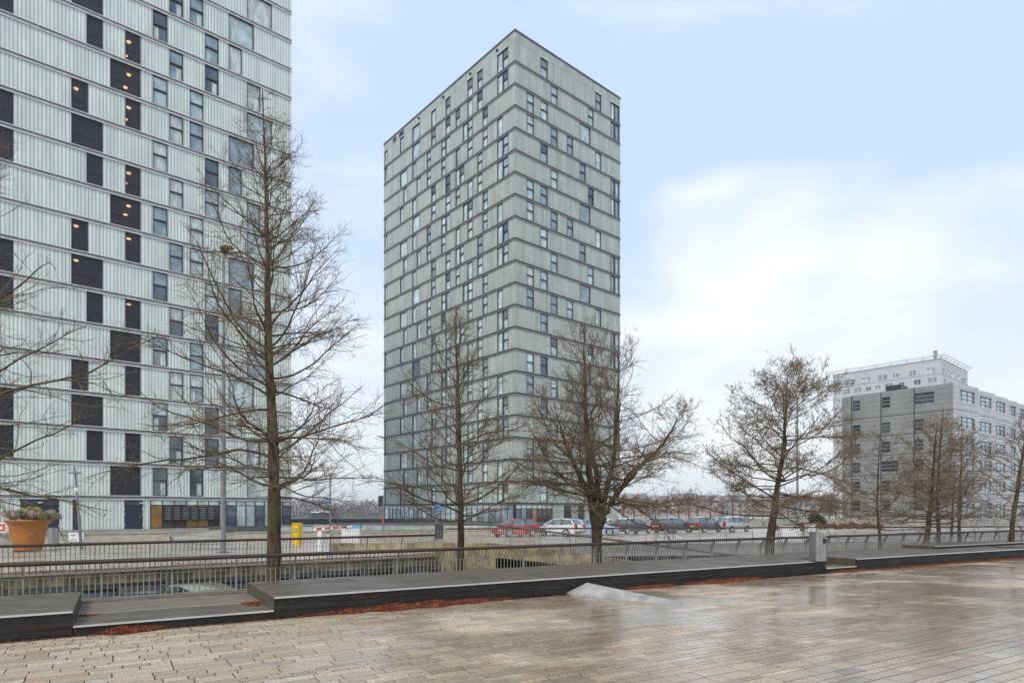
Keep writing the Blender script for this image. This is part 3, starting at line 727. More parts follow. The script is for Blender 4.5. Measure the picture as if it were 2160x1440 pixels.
def walllamp(parent, s, z, axis='x'):
    b = MB(); b.lathe([(0, -.08), (.12, -.075), (.17, -.02), (.18, .03), (0, .05)], 'white', 14, (s, -.08, z) if axis == 'x' else (-.08, s, z)); b.build('wall_lamp', parent, True)
door(t1, 'x', u1(42), u1(125), .5, Z1 - SLAB, 2); walllamp(t1, u1(85), 2.83)
door(t1, 'x', u1(262), u1(301), .5, Z1 - SLAB, 1); walllamp(t1, u1(298), 2.83)
b = MB(); b.box(u1(153), u1(167), -.01, .2, .5, Z1 - SLAB, 'dark'); b.build('vent_panel', t1)
def glazing(parent, axis, a, c, z0, z1, step, gm, tr=.42, back=None, name='glazed_front'):
    b = MB(); n = max(1, round((c - a) / step))
    for i in range(n + 1):
        x = a + (c - a) * i / n; b.ax(axis, x - .035, x + .035, -.03, .12, z0, z1, 'frame')
    b.ax(axis, a + .035, c - .035, -.02, .1, z1 - .06, z1, 'frame'); b.ax(axis, a + .035, c - .035, -.02, .1, z1 - tr - .05, z1 - tr, 'frame'); b.ax(axis, a + .035, c - .035, -.02, .1, z0, z0 + .08, 'frame')
    g_ = b.build(name, parent); b = MB(); rr_ = random.Random(int(a * 10))
    b.ax(axis, a, c, .03, .06, z1 - tr, z1 - .06, 'pe')
    for i in range(n):
        x0, x1 = a + (c - a) * i / n + .035, a + (c - a) * (i + 1) / n - .035
        b.ax(axis, x0, x1, .04, .07, z0 + .08, z1 - tr - .05, rr_.choice(gm))
    b.build('pane', g_); return g_
M['lobby'] = pane('lobby_glass', (.30, .20, .12), .2, .1); M['lobby2'] = pane('lobby_glass_dark', (.12, .10, .08), .3, .06); M['lobby3'] = pane('lobby_glass_ochre', (.30, .175, .06), .12, .15)
glazing(t1, 'x', u1(317), u1(463), .5, Z1 - SLAB, 1.0, ['lobby', 'lobby2', 'lobby3'])
b = MB(); a, c = u1(343), u1(452); b.box(a, c, -.34, -.06, 1.25, 2.5, 'black')
for i in range(6):
    for j in range(6):
        x0 = a + (c - a) * i / 6; b.box(x0 + .06, x0 + (c - a) / 6 - .06, -.365, -.34, 1.28 + j * .2, 1.41 + j * .2, 'frame'); b.box(x0 + .14, x0 + (c - a) / 6 - .14, -.37, -.365, 1.375 + j * .2, 1.395 + j * .2, 'alu')
b.build('letterbox_bank', t1)
glazing(t1, 'x', u1(478), -.03, .5, Z1 - SLAB, .95, ['pe', 'pd', 'pb', 'pd', 'pa'])

# --- middle tower ---
O2 = Vector((.4, 86.3, 0))
t2 = thing('apartment_tower', O2, 'grey green residential tower standing free in the middle, seen on its corner', 'apartment tower', A1)
ZL = lambda n: 63.07 - 3.0 * n         # slab line n below the roof
LX2, LY2 = 22.05, 35.67; ZT2 = 67.45
W2 = []
ux = lambda u: s_at(O2, u); uy = lambda u: s_at(O2, u, E2)
def addx(j, ua, ub, kind, dk=False): W2.append(('x', j, ux(ua), ux(ub), kind, dk))
def addy(j, ua, ub, kind, dk=False): W2.append(('y', j, uy(ub), uy(ua), kind, dk))
for j in range(0, 21):
    q = j % 4
    if q in (2, 3): addx(j, 1111, 1126, 'two')
    if j % 2 == 0: addx(j, 1140, 1155, 'two', j in (0, 16))
    else: addx(j, 1162, 1176, 'two')
    if q == 3: addx(j, 1196, 1209, 'two')
    if j and q == 0: addx(j, 1223, 1235, 'two', j in (12, 16, 20))
    if q == 2: addx(j, 1223, 1245, 'one')
    if q == 1: addx(j, 1240, 1252, 'two')
    if q == 3: addx(j, 1256, 1268, 'one')
    if j == 0: addx(j, 1256, 1268, 'two')
    if q in (0, 1): addx(j, 1288, 1297, 'tall'); addx(j, 1297.2, 1306, 'tall')
    if q in (0, 1): addy(j, 1049, 1060.5, 'one'); addy(j, 1060.8, 1072, 'two', j in (0, 12, 16))
    if q == 3: addy(j, 1049, 1060.5, 'one')
    if q in (2, 3): addy(j, 1018, 1029, 'two')
    if q in (0, 1): addy(j, 1007, 1018, 'two', j == 0)
    if q == 1: addy(j, 986, 997, 'one')
    if j == 0: addy(j, 986, 997, 'two', True)
    if q == 2: addy(j, 976.5, 986.2, 'one'); addy(j, 986.4, 997, 'two', j in (6, 18))
    if q == 3: addy(j, 986, 997, 'two')
    if q == 1: addy(j, 961, 970.5, 'two', j == 1)
    if q == 3: addy(j, 961, 970.5, 'one')
    if q == 0 and j: addy(j, 961, 970, 'one'); addy(j, 970.2, 979.5, 'two', j == 4)
    if q == 0: addy(j, 940, 950, 'two', j == 0)
    if q == 1: addy(j, 940, 950, 'two')
    if q == 2: addy(j, 931, 940, 'two'); addy(j, 940.2, 949.5, 'one')
    if q == 3: addy(j, 931, 940, 'two')
    if q == 0: addy(j, 910, 919, 'one' if j == 0 else 'two')
    if q == 1: addy(j, 910, 919, 'two', j == 1)
    if q in (2, 3): addy(j, 900.5, 909, 'two')
    if j in (0, 1): addy(j, 870, 886, 'one')
    else:
        if q == 2 or q == 0: addy(j, 870, 878, 'one')
        if q == 3: addy(j, 879, 888, 'one')
        if q == 1: addy(j, 870, 886, 'one')
    if q == 0: addy(j, 844, 852, 'one')
    if q == 2: addy(j, 844, 859, 'one')
    if q == 3: addy(j, 851, 859, 'one')
    if q in (0, 1): addy(j, 811.5, 817, 'one')
b = MB()
for j in range(0, 21):
    zb = ZL(j) + SLAB; zt = ZL(j - 1) - SLAB if j else ZT2 - .22
    opx = [(w[2], w[3]) for w in W2 if w[0] == 'x' and w[1] == j]; opy = [(w[2], w[3]) for w in W2 if w[0] == 'y' and w[1] == j]
    if j == 0:
        zw = ZL(0) + 2.81; wall_face(b, 'x', LX2, zb, zw, opx, 'tow2'); wall_face(b, 'y', LY2, zb, zw, opy, 'tow2', .3)
        b.ax('x', 0, LX2, 0, .3, zw, zt, 'tow2'); b.ax('y', .3, LY2, 0, .3, zw, zt, 'tow2')
    else: wall_face(b, 'x', LX2, zb, zt, opx, 'tow2'); wall_face(b, 'y', LY2, zb, zt, opy, 'tow2', .3)
b.box(LX2 - .3, LX2, .3, LY2, .5, ZT2 - .2, 'tow2'); b.box(.3, LX2 - .3, LY2 - .3, LY2, .5, ZT2 - .2, 'tow2'); b.box(.3, LX2 - .3, .3, LY2 - .3, ZT2 - .6, ZT2 - .3, 'dark')
zg = ZL(20) - SLAB
xs = [ux(1165), ux(1189), ux(1205), ux(1219), ux(1233)]
b.box(xs[0], xs[1], 0, .3, .5, zg, 'tow2'); b.box(xs[2], xs[3], 0, .3, .5, zg, 'tow2'); b.box(xs[4], LX2 - .3, 0, .3, .5, zg, 'tow2')
b.build('wall', t2)
for n in range(0, 21):
    z = ZL(n); b = MB(); x0, x1, y0, y1 = -.1, LX2 + .03, -.1, LY2 + .03
    b.box(x0, x1, y0, y1, z - SLAB, z - SLAB + .09, 'ledged'); b.box(x0 + .05, x1 - .01, y0 + .05, y1 - .01, z - SLAB + .09, z + SLAB - .06, 'dark'); b.box(x0 + .02, x1, y0 + .02, y1, z + SLAB - .06, z + SLAB, 'ledged')
    b.build('floor_band', t2)
b = MB(); b.box(-.09, LX2 + .09, -.09, LY2 + .09, ZT2 - .2, ZT2, 'dark'); b.box(-.05, LX2 + .05, -.05, LY2 + .05, ZT2 - .3, ZT2 - .2, 'ledged')
b.build('roof_edge', t2)
b = MB(); b.box(-.012, LX2 + .012, -.012, LY2 + .012, ZL(0) + 2.9, ZL(0) + 2.96, 'ledged')
for (ax_, j, a, c, kind, dk) in W2:
    if j == 0 and c - a > .3: b.ax(ax_, a - .05, c + .05, -.09, -.015, ZL(0) + 2.83, ZL(0) + 2.99, 'ledge')
for u in (1051, 994, 937, 885, 847): b.ax('y', uy(u), uy(u) + .25, -.25, 0, ZL(0) + 3.35, ZL(0) + 3.6, 'black')
b.ax('y', uy(836), uy(829), -.02, .1, ZL(0) + 3.1, ZL(0) + 3.9, 'dark'); b.ax('y', uy(852), uy(841.5), -.02, .1, ZL(0) + 3.1, ZL(0) + 3.9, 'dark')
b.build('facade_trim', t2)
def sz(w): return (w[3] - w[2]) * (1.0 if w[0] == 'x' else .72)
W2.sort(key=lambda w: -sz(w)); rest_f = MB()
for i, (ax_, j, a, c, kind, dk) in enumerate(W2):
    zb = ZL(j) + SLAB; zt = ZL(j - 1) - SLAB if j else ZL(0) + 2.81
    pm = rnd.choices(['pa', 'pb', 'pe', 'pc', 'pd'], [5, 1.6, 5, 2, .2] if ax_ == 'y' else [4, 4, 2, 1.2, .8])[0]
    if kind == 'tall': pm = rnd.choice(['pe', 'pa', 'pb'])
    fb, pb = (MB(), MB()) if i < 100 else (rest_f, rest_f)
    window(fb, pb, ax_, a, c, zb, zt, kind == 'two', False, pm, rnd, dark_top=dk, w=.065)
    if kind == 'one' and rnd.random() < .4: pb.ax(ax_, a + .07, a + (c - a) * .45, .115, .128, zb + .08, zt - .08, 'pe')
    if i < 100:
        w_ = fb.build('window', t2); pb.build('pane', w_)
tag(rest_f.build('window', t2), kind='stuff')
glazing(t2, 'y', .3, LY2 - .3, .5, zg, 1.35, ['pe', 'pb', 'pa', 'pe', 'pb'])
glazing(t2, 'x', .15, xs[0], .5, zg, 1.0, ['lobby2', 'pd', 'lobby', 'lobby2', 'pb'], name='entrance_front')
door(t2, 'x', xs[1], xs[2], .5, zg, 1); walllamp(t2, xs[2] - .15, 2.45); door(t2, 'x', xs[3], xs[4], .5, zg, 1); walllamp(t2, xs[4] - .15, 2.45)

# --- plinths and terrace ---
b = MB(); b.T = Matrix.Translation(O2) @ Matrix.Rotation(A1, 4, 'Z')
b.box(-1.2, 13.6, -1.6, LY2 + 2, 0.01, .5, 'concd'); b.box(13.6, LX2 + .8, -1.0, LY2 + 2, .01, .42, 'concg')
o = b.build('tower_plinth'); tag(o, 'dark grey plinth the middle tower stands on', 'plinth')
b = MB(); b.T = Matrix.Translation(O1) @ Matrix.Rotation(A1, 4, 'Z'); b.box(-44, 2, -.6, 26, .01, .49, 'concg'); b.box(-8.2, 2.1, -.9, -.61, .01, .62, 'concd')
tag(b.build('tower_plinth'), 'low plinth under the left tower', 'plinth')
def line_wall(a, c, z0, z1, th, m): 
    b_ = MB(); d = (c - a).normalized(); n_ = Vector((-d.y, d.x, 0)) * th
    b_.prism([a, c, c + n_, a + n_], z0, z1, m); return b_
wa = Vector((-30.6, 38, 0)); wb = Vector((-3.1, 52.6, 0)); wd = (wb - wa).normalized(); wn_ = Vector((-wd.y, wd.x, 0))
def wall_u(u): return wa + wd * ((((u - 1080) / F) * wa.y - wa.x) / (wd.x - ((u - 1080) / F) * wd.y))
pts = [(-60, 358, .74), (496, 690, .66), (700, 1035, .55)]
labs = ['sandstone terrace wall in front of the left tower behind the orange planter', 'sandstone terrace wall behind the yellow box', 'sandstone wall section left of the red car']
for (ua, ub, h), lb in zip(pts, labs):
    b = line_wall(wall_u(ua), wall_u(ub), 0.0, h - .07, .55, 'stonew')
    d = (wall_u(ub) - wall_u(ua)).normalized(); n_ = Vector((-d.y, d.x, 0))
    q = [wall_u(ua) - n_ * .05, wall_u(ub) - n_ * .05, wall_u(ub) + n_ * .6, wall_u(ua) + n_ * .6]; b.prism(q, h - .069, h, 'stonew2')
    for k in range(1, 3):
        pass
    tag(b.build('terrace_wall'), lb, 'wall')
q = [wall_u(-60) + wn_ * .56, wall_u(358) + wn_ * .56, wall_u(358) + wn_ * 12, wall_u(-60) + wn_ * 8]
poly('terrace', q, 'street', .45)
q = [wall_u(360), wall_u(494), wall_u(494) + wn_ * 13, wall_u(360) + wn_ * 11]
poly('terrace_ramp', [(q[0].x, q[0].y, .01), (q[1].x, q[1].y, .01), (q[2].x, q[2].y, .47), (q[3].x, q[3].y, .47)], 'street')
# quay wall, verge and low glass balustrade in the gap between the towers
q0, q1 = Vector((-34, 76, 0)), Vector((3.0, 76, 0))
b = MB(); b.box(-62, 14, 98.5, 99.1, 0.0, .85, 'concd'); tag(b.build('quay_wall'), 'long dark grey quay wall between the two towers', 'wall')
poly('verge', [(-26, 56, 0), (2, 66, 0), (10, 74, 0), (-20, 72, 0)], 'grass', .012)
b = MB(); 
for k in range(14): x = -22 + k * 1.7; b.seg((x, 58.2 + (x + 22) * .33, 0), (x, 58.2 + (x + 22) * .33, .75), .05, .05, 'steel')
b.seg((-22, 58.2, .75), (.1, 58.2 + 22.1 * .33, .75), .06, .05, 'pe'); b.seg((-22, 58.2, .45), (.1, 65.49, .45), .02, .35, 'pe')
tag(b.build('glass_balustrade'), 'low pale glass balustrade on the grass verge between the towers', 'balustrade')

# --- grey office building ---
O3 = Vector((76.5, 110, 0))
t3 = thing('office_building', O3, 'grey clad office block with stepped bays at the right edge', 'office building', A1)
LY3 = s_at(O3, 1777, E2); hs = 3.6; TOP3 = 24.15
zf3 = [19.6 - hs * k for k in range(6)]        # floor joints
v3 = lambda u: s_at(O3, u, E2)
b = MB(); b.box(.02, 2.0, 0.02, LY3, 0, TOP3 - .05, 'clad')
b.box(-.12, .02, v3(1798), LY3, 0.4, TOP3 - .6, 'clad')
w3 = []
for k in range(6):
    z1_ = TOP3 if k == 0 else zf3[k - 1] - .12; z0_ = zf3[k]
    if k == 5: z0_ = 1.2
    wins = [(1800, 1816), (1862, 1879), (1931, 1972 if k == 0 else 1949)]
    if k == 3: wins[1] = (1861, 1897)
    cut = []
    zt = z1_ - 1.05; zb = zt - 1.95
    for (ua, ub) in wins: cut.append((v3(ub), v3(ua), zb, zt)); w3.append((v3(ub), v3(ua), zb, zt))
    s = 0
    for (a, c, zb_, zt_) in sorted(cut):
        b.box(-.35 + .0, .0, s, a, z0_, z1_, 'clad'); b.box(-.35, .0, a, c, z0_, zb_, 'clad'); b.box(-.35, .0, a, c, zt_, z1_, 'clad'); s = c
    if k < 5 or 1: b.box(-.30, .0, s, LY3 - .1 * k, z0_, z1_ - (.3 if k == 0 else 0), 'clad')
b.box(-.1, 2, .1, LY3, 0, 1.2, 'concg')
b.box(2.0, 40, 1.5, LY3, 0, TOP3 - .3, 'clad')
b.build('wall', t3)
b = MB()
for k in range(6): b.box(-.2, .0, .02, LY3 - .2, zf3[k] - .115, zf3[k] - .005, 'dark')
for u in (1799, 1861, 1931): b.box(-.37, -.351, v3(u) + .0, v3(u) + .18, .5, TOP3 - .02, 'dark')
b.build('shadow_joint', t3)
for (a, c, zb, zt) in w3:
    fb = MB(); fb.box(-.2, -.12, a, a + .07, zb, zt, 'frame'); fb.box(-.2, -.12, c - .07, c, zb, zt, 'frame')
    for z in (zb + .65, zb + 1.3): fb.box(-.26, -.14, a, c, z - .06, z + .06, 'galv')
    if c - a > 3: fb.box(-.2, -.13, (a + c) / 2 - .04, (a + c) / 2 + .04, zb, zt, 'frame')
    w_ = fb.build('window', t3); pb = MB(); pb.box(-.12, -.05, a, c, zb, zt, rnd.choice(['pd', 'pdd', 'pdd'])); pb.build('pane', w_)
# bays of the right face (local frame of the tower; stepping along)
da = Vector((1761, 1340, 0)).normalized(); db = Vector((2060, 1340, 0)).normalized()
inv = (Matrix.Rotation(-A1, 3, 'Z'))
bays = [(2012, 2059, 2020, 2052), (2059, 2095, 2062, 2088), (2095, 2122, 2097, 2117), (2122, 2143, 2125, 2139), (2143, 2162, 2146, 2159), (2162, 2178, 2165, 2175), (2178, 2192, 2181, 2190)]
for i, (ua, ub, wa_, wb_) in enumerate(bays):
    P = O3 + da * s_at(O3, ua, da) if i else O3.copy(); Q0 = O3 + da * s_at(O3, ub, da)
    L = s_at(P, ub, db); ang = math.atan2(db.y, db.x) - A1; loc = inv @ (P - O3)
    Tm = Matrix.Translation(loc) @ Matrix.Rotation(ang, 4, 'Z')
    b = MB(); b.T = Tm; a, c = s_at(P, wa_, db), s_at(P, wb_, db); ws = []
    for k in range(6):
        z1_ = TOP3 - .02 * i if k == 0 else zf3[k - 1] - .1; z0_ = zf3[k] if k < 5 else 0
        zt = z1_ - 1.0; zb = zt - 2.0; ex = -.30 if i % 2 == 0 else -.30
        x0 = 0.0 if i else -.35
        if k == 5: zt = 3.3; zb = .5
        b.box(x0, a, -.35, 1.6, z0_, z1_, 'clad2'); b.box(c, L, -.35, 1.6, z0_, z1_, 'clad2'); b.box(a, c, -.35, 1.6, z0_, zb, 'clad2'); b.box(a, c, -.35, 1.6, zt, z1_, 'clad2')
        if k: b.box(x0 + .05, L - .05, -.25, 1.5, z1_, z1_ + .1, 'dark')
        ws.append((zb, zt))
    w__ = b.build('bay', t3)
    for (zb, zt) in ws:
        fb = MB(); fb.T = Tm; m_ = (a + c) / 2
        for x in (a, a + (c - a) * .22, a + (c - a) * .58, c - .09): fb.box(x, x + .09, -.12, -.05, zb, zt, 'frame')
        for z in (zb + .55, zb + 1.25): fb.box(a, c, -.3, -.18, z - .05, z + .06, 'galv')
        fb.box(a, c, -.12, -.05, zt - .08, zt, 'frame'); w_ = fb.build('window', w__)
        pb = MB(); pb.T = Tm; pb.box(a, c, -.05, .0, zb, zt, 'pe2'); pb.build('pane', w__)
b = MB(); b.box(1.5, 5.5, v3(1893), v3(1862), TOP3 - .3, TOP3 + 1.3, 'dark'); b.build('roof_plant_box', t3)

# --- white apartment block behind ---
O4 = Vector((135, 200, 0))
t4 = thing('apartment_block', O4, 'white rendered apartment block with a railed flat roof behind the grey office', 'apartment building', A1)
LY4, LX4, T4 = 32.8, 29.0, 50.0
b = MB(); b.box(0, LX4, 0, LY4, 0, T4, 'grey1'); b.box(-.02, LX4 + .02, -.02, LY4 + .02, T4 - .25, T4 + .05, 'ledged'); b.build('wall', t4)
b = MB()
for z in (T4 - 4.9, T4 - 7.8 - 5.9): b.box(-.05, LX4 + .05, -.05, LY4 + .05, z, z + .14, 'ledged')
b.build('ledge', t4)
v4 = lambda u: s_at(O4, u, E2); x4 = lambda u: s_at(O4, u)
rows = [(T4 - 3.5, [(110, 165), (220, 310), (398, 488), (580, 672), (738, 798), (920, 982), (1103, 1187)]), (T4 - 6.6, [(115, 160), (207, 268), (322, 388), (448, 498), (545, 600), (650, 735), (805, 858), (970, 1037), (1120, 1210)])]
for r in range(2, 6): rows.append((T4 - 6.6 - 3.0 * (r - 1), [(115 + 5 * (r % 2), 162 + 5 * (r % 2)), (230, 280), (330, 400)]))
for r, (z, ws) in enumerate(rows):
    for (a, c) in ws:
        a_, c_ = v4(1740 + c / 5.143), v4(1740 + a / 5.143); h = 2.4 if (c - a) == 90 and r == 0 and a == 220 else 1.45 if c - a > 60 else 1.1
        z0_ = z - h / 2 + (.4 if h == 2.4 else 0) * -1
        fb = MB(); fb.box(-.08, 0.02, a_, c_, z0_ - .1, z0_, 'ledge'); fb.box(-.05, .02, a_, a_ + .12, z0_, z0_ + h, 'frame'); fb.box(-.05, .02, (a_ + c_) / 2 - .06, (a_ + c_) / 2 + .06, z0_, z0_ + h, 'white'); fb.box(-.05, .02, a_ + .12, c_, z0_ + h - .15, z0_ + h, 'frame')
        w_ = fb.build('window', t4); pb = MB(); pb.box(-.02, .03, a_, c_, z0_, z0_ + h, rnd.choice(['pb', 'pd', 'pa'])); pb.build('pane', w_)
for z, ws in ((T4 - 4.0, [(1280, 1302), (1318, 1335), (1365, 1390), (1433, 1458), (1487, 1502), (1513, 1535)]), (T4 - 7.2, [(1292, 1318), (1353, 1370), (1390, 1408), (1433, 1458), (1490, 1508)])):
    for (a, c) in ws:
        a_, c_ = x4(1740 + a / 5.143), x4(1740 + c / 5.143); h = 1.9 if c - a > 20 else 1.4
        fb = MB(); fb.box(a_, a_ + .3, -.05, .02, z - h / 2, z + h / 2, 'frame'); fb.box(a_ + .3, c_, -.05, .02, z + h / 2 - .2, z + h / 2, 'frame')
        w_ = fb.build('window', t4); pb = MB(); pb.box(a_, c_, -.03, .03, z - h / 2, z + h / 2, rnd.choice(['pb', 'pd', 'pa', 'pc'])); pb.build('pane', w_)
b = MB(); e = 1.1; zr = T4 + .9
for (p, q) in (((-e, -e), (LX4 + e, -e)), ((-e, -e), (-e, LY4 + e)), ((-.3, -.3), (LX4, -.3)), ((-.3, -.3), (-.3, LY4))):
    zz = zr if abs(p[0]) > .5 else T4 + .55; b.seg((p[0], p[1], zz), (q[0], q[1], zz), .12, .12, 'galv')
for k in range(8):
    y = LY4 * k / 7; b.seg((-.2, y, T4), (-.3, y, T4 + .6), .1, .1, 'galv'); b.seg((-.3, y, T4 + .55), (-e, y, zr), .1, .1, 'galv')
    x = LX4 * k / 7; b.seg((x, -.2, T4), (x, -.3, T4 + .6), .1, .1, 'galv'); b.seg((x, -.3, T4 + .55), (x, -e, zr), .1, .1, 'galv')
b.build('roof_rail', t4)
b = MB(); b.box(3.0, 3.9, 2.0, 2.9, T4 + 1.0, T4 + 3.3, 'galv'); b.seg((3.4, 2.4, T4), (3.4, 2.4, T4 + 1.1), .2, .2, 'galv'); b.seg((2.6, 2.4, T4), (3.4, 2.4, T4 + .8), .1, .1, 'galv'); b.seg((4.2, 2.4, T4), (3.4, 2.4, T4 + .8), .1, .1, 'galv'); b.build('antenna', t4)
b = MB(); y = v4(1783); b.seg((1, y, T4), (1, y, T4 + 2.0), .12, .12, 'galv'); b.build('mast', t4)

# --- distant terraced houses on the right ---
hl = ['pink brick terraced house with dormers, %s in the far row' % w for w in ('first from the middle tower', 'second from the middle tower', 'third from the middle tower', 'fourth from the middle tower', 'fifth from the middle tower', 'sixth from the middle tower', 'seventh from the middle tower', 'eighth, nearest the grey office', 'ninth, behind the grey office', 'tenth, behind the grey office')]
yy = 235.0
for i in range(9):
    u0 = 1318 + i * 52; x = AT(u0, yy); wdt = 52 / F * yy - .15; d = random.Random(i); hh = d.uniform(7.2, 8.3)
    r = thing('terraced_house', (x, yy, 0), hl[i], 'house', group='row of far terraced houses')
    b = MB(); b.box(0, wdt, 0, 9, 0, hh - 1.8, ['brickp', 'grey1', 'brickp'][i % 3]); b.build('wall', r)
    b = MB(); b.add([(-.1, -.3, hh - 1.8), (wdt + .05, -.3, hh - 1.8), (wdt + .05, 4.5, hh + .1), (-.1, 4.5, hh + .1), (-.1, 9.3, hh - 1.8), (wdt + .05, 9.3, hh - 1.8)], [(0, 1, 2, 3), (3, 2, 5, 4), (0, 3, 4), (1, 5, 2)], 'roof'); rf = b.build('roof', r)
    for q in range(2):
        b = MB(); xx = 1.2 + q * wdt / 2; b.box(xx, xx + 2.2, -.35, 2.8, hh - 1.7, hh + .3, 'grey1'); b.box(xx + .3, xx + 1.9, -.4, -.34, hh - 1.3, hh, 'pa'); b.build('dormer', rf)
    for q in range(4):
        for z in (.8, 3.2):
            b = MB(); xx = .6 + q * wdt / 4; b.box(xx, xx + 1.3, -.06, .05, z, z + 1.4, 'white'); w_ = b.build('window', r); b = MB(); b.box(xx + .12, xx + 1.18, -.09, -.061, z + .12, z + 1.28, 'pb'); b.build('pane', w_)
# low parapet wall behind the cars
b = MB(); b.seg((16, 84, .5), (84, 96, .5), .3, 1.0, 'concg'); tag(b.build('street_wall'), 'low grey wall behind the dark parked cars', 'wall')
# far shore: restaurant and woods
r = thing('shore_pavilion', (AT(635, 560), 590, -5), 'low white roofed pavilion on the far lake shore', 'pavilion')
b = MB(); b.box(0, 16, 0, 8, 0, 4.5, 'dark'); b.build('wall', r)
b = MB(); b.add([(-1, -2, 5), (7, -2, 4.6), (8, -2, 5.4), (17, -2, 5.2), (17, 9, 5.4), (8, 9, 5.8), (7, 9, 5), (-1, 9, 5.2), (-1, -2, 5.5), (7, -2, 5.0), (8, -2, 5.9), (17, -2, 5.7), (17, 9, 5.8), (8, 9, 6.2), (7, 9, 5.5), (-1, 9, 5.7)],
      [(0, 1, 9, 8), (1, 2, 10, 9), (2, 3, 11, 10), (8, 9, 14, 15), (9, 10, 13, 14), (10, 11, 12, 13), (0, 7, 6, 1), (1, 6, 5, 2), (2, 5, 4, 3)], 'white'); b.build('roof', r)
M['limb'] = barkmat('limb_bark', (.045, .026, .017), (.125, .08, .05), .6)
M['terra2'] = mat('terracotta_relief', (.50, .22, .08), .5, 0, .2)
M['redo'] = mat('red_orange_panel', (.60, .12, .06), .5, 0, .1)
M['blue2'] = mat('pale_blue_cap', (.12, .42, .72), .4, 0, .1)
# ------------------------------------------------------------------ trees
def tubes(polys, radii, sides):
    """polys (n,k,3), radii (n,k) -> verts, quads"""
    n, k, _ = polys.shape
    d = np.gradient(polys, axis=1); d /= np.linalg.norm(d, axis=2, keepdims=True) + 1e-9
    ref = np.zeros_like(d); ref[..., 2] = 1; st = np.abs(d[..., 2]) > .9; ref[st] = (1, 0, 0)
    a = np.cross(d, ref); a /= np.linalg.norm(a, axis=2, keepdims=True) + 1e-9; b = np.cross(a, d)
    t = np.arange(sides) * 2 * np.pi / sides
    V = polys[:, :, None, :] + (a[:, :, None, :] * np.cos(t)[None, None, :, None] + b[:, :, None, :] * np.sin(t)[None, None, :, None]) * radii[:, :, None, None]
    idx = np.arange(n * k * sides).reshape(n, k, sides)
    q = np.stack([idx[:, :-1, :], np.roll(idx, -1, 2)[:, :-1, :], np.roll(idx, -1, 2)[:, 1:, :], idx[:, 1:, :]], -1)
    return V.reshape(-1, 3), q.reshape(-1, 4)
def npmesh(name, parts, parent=None, smooth_=True):
    """parts: list of (verts, quads, matname)"""
    Vs, Qs, Ms, k, mats = [], [], [], 0, []
    for v, q, m in parts:
        if m not in mats: mats.append(m)
        Vs.append(v); Qs.append(q + k); Ms.append(np.full(len(q), mats.index(m), 'i')); k += len(v)
    v = np.concatenate(Vs).astype('f'); q = np.concatenate(Qs).astype('i'); mi = np.concatenate(Ms)
    me = bpy.data.meshes.new(name); me.vertices.add(len(v)); me.vertices.foreach_set('co', v.ravel())
    me.loops.add(q.size); me.loops.foreach_set('vertex_index', q.ravel())
    me.polygons.add(len(q)); me.polygons.foreach_set('loop_start', np.arange(0, q.size, 4, dtype='i'))
    me.polygons.foreach_set('material_index', mi)
    if smooth_: me.polygons.foreach_set('use_smooth', np.ones(len(q), bool))
    for m in mats: me.materials.append(M[m])
    me.update(calc_edges=True); me.validate()
    o = bpy.data.objects.new(name, me); SC.collection.objects.link(o); o.parent = parent
    return o
def interp(poly, t):
    """poly (k,3), t (m,) in 0..1 -> points, tangents"""
    k = len(poly) - 1; x = np.clip(t, 0, .9999) * k; i = x.astype(int); f = (x - i)[:, None]
    return poly[i] * (1 - f) + poly[i + 1] * f, poly[i + 1] - poly[i]
def interpN(P, own, t):
    k = P.shape[1] - 1; x = np.clip(t, 0, .9999) * k; i = x.astype(int); f = (x - i)[:, None]
    return P[own, i] * (1 - f) + P[own, i + 1] * f, P[own, i + 1] - P[own, i]
def grow(rg, start, direc, length, k, wob, lift, droop_end=0.0):
    """random-walk branches; start,direc (n,3), length (n,) -> (n,k,3)"""
    n = len(start); P = np.zeros((n, k, 3)); P[:, 0] = start; d = direc / (np.linalg.norm(direc, axis=1, keepdims=True) + 1e-9)
    st = (length / (k - 1))[:, None]
    for i in range(1, k):
        d = d + rg.normal(0, wob, (n, 3)) + np.array([0, 0, 1.0]) * (lift + droop_end * (i / k))
        d /= np.linalg.norm(d, axis=1, keepdims=True); P[:, i] = P[:, i - 1] + d * st
    return P
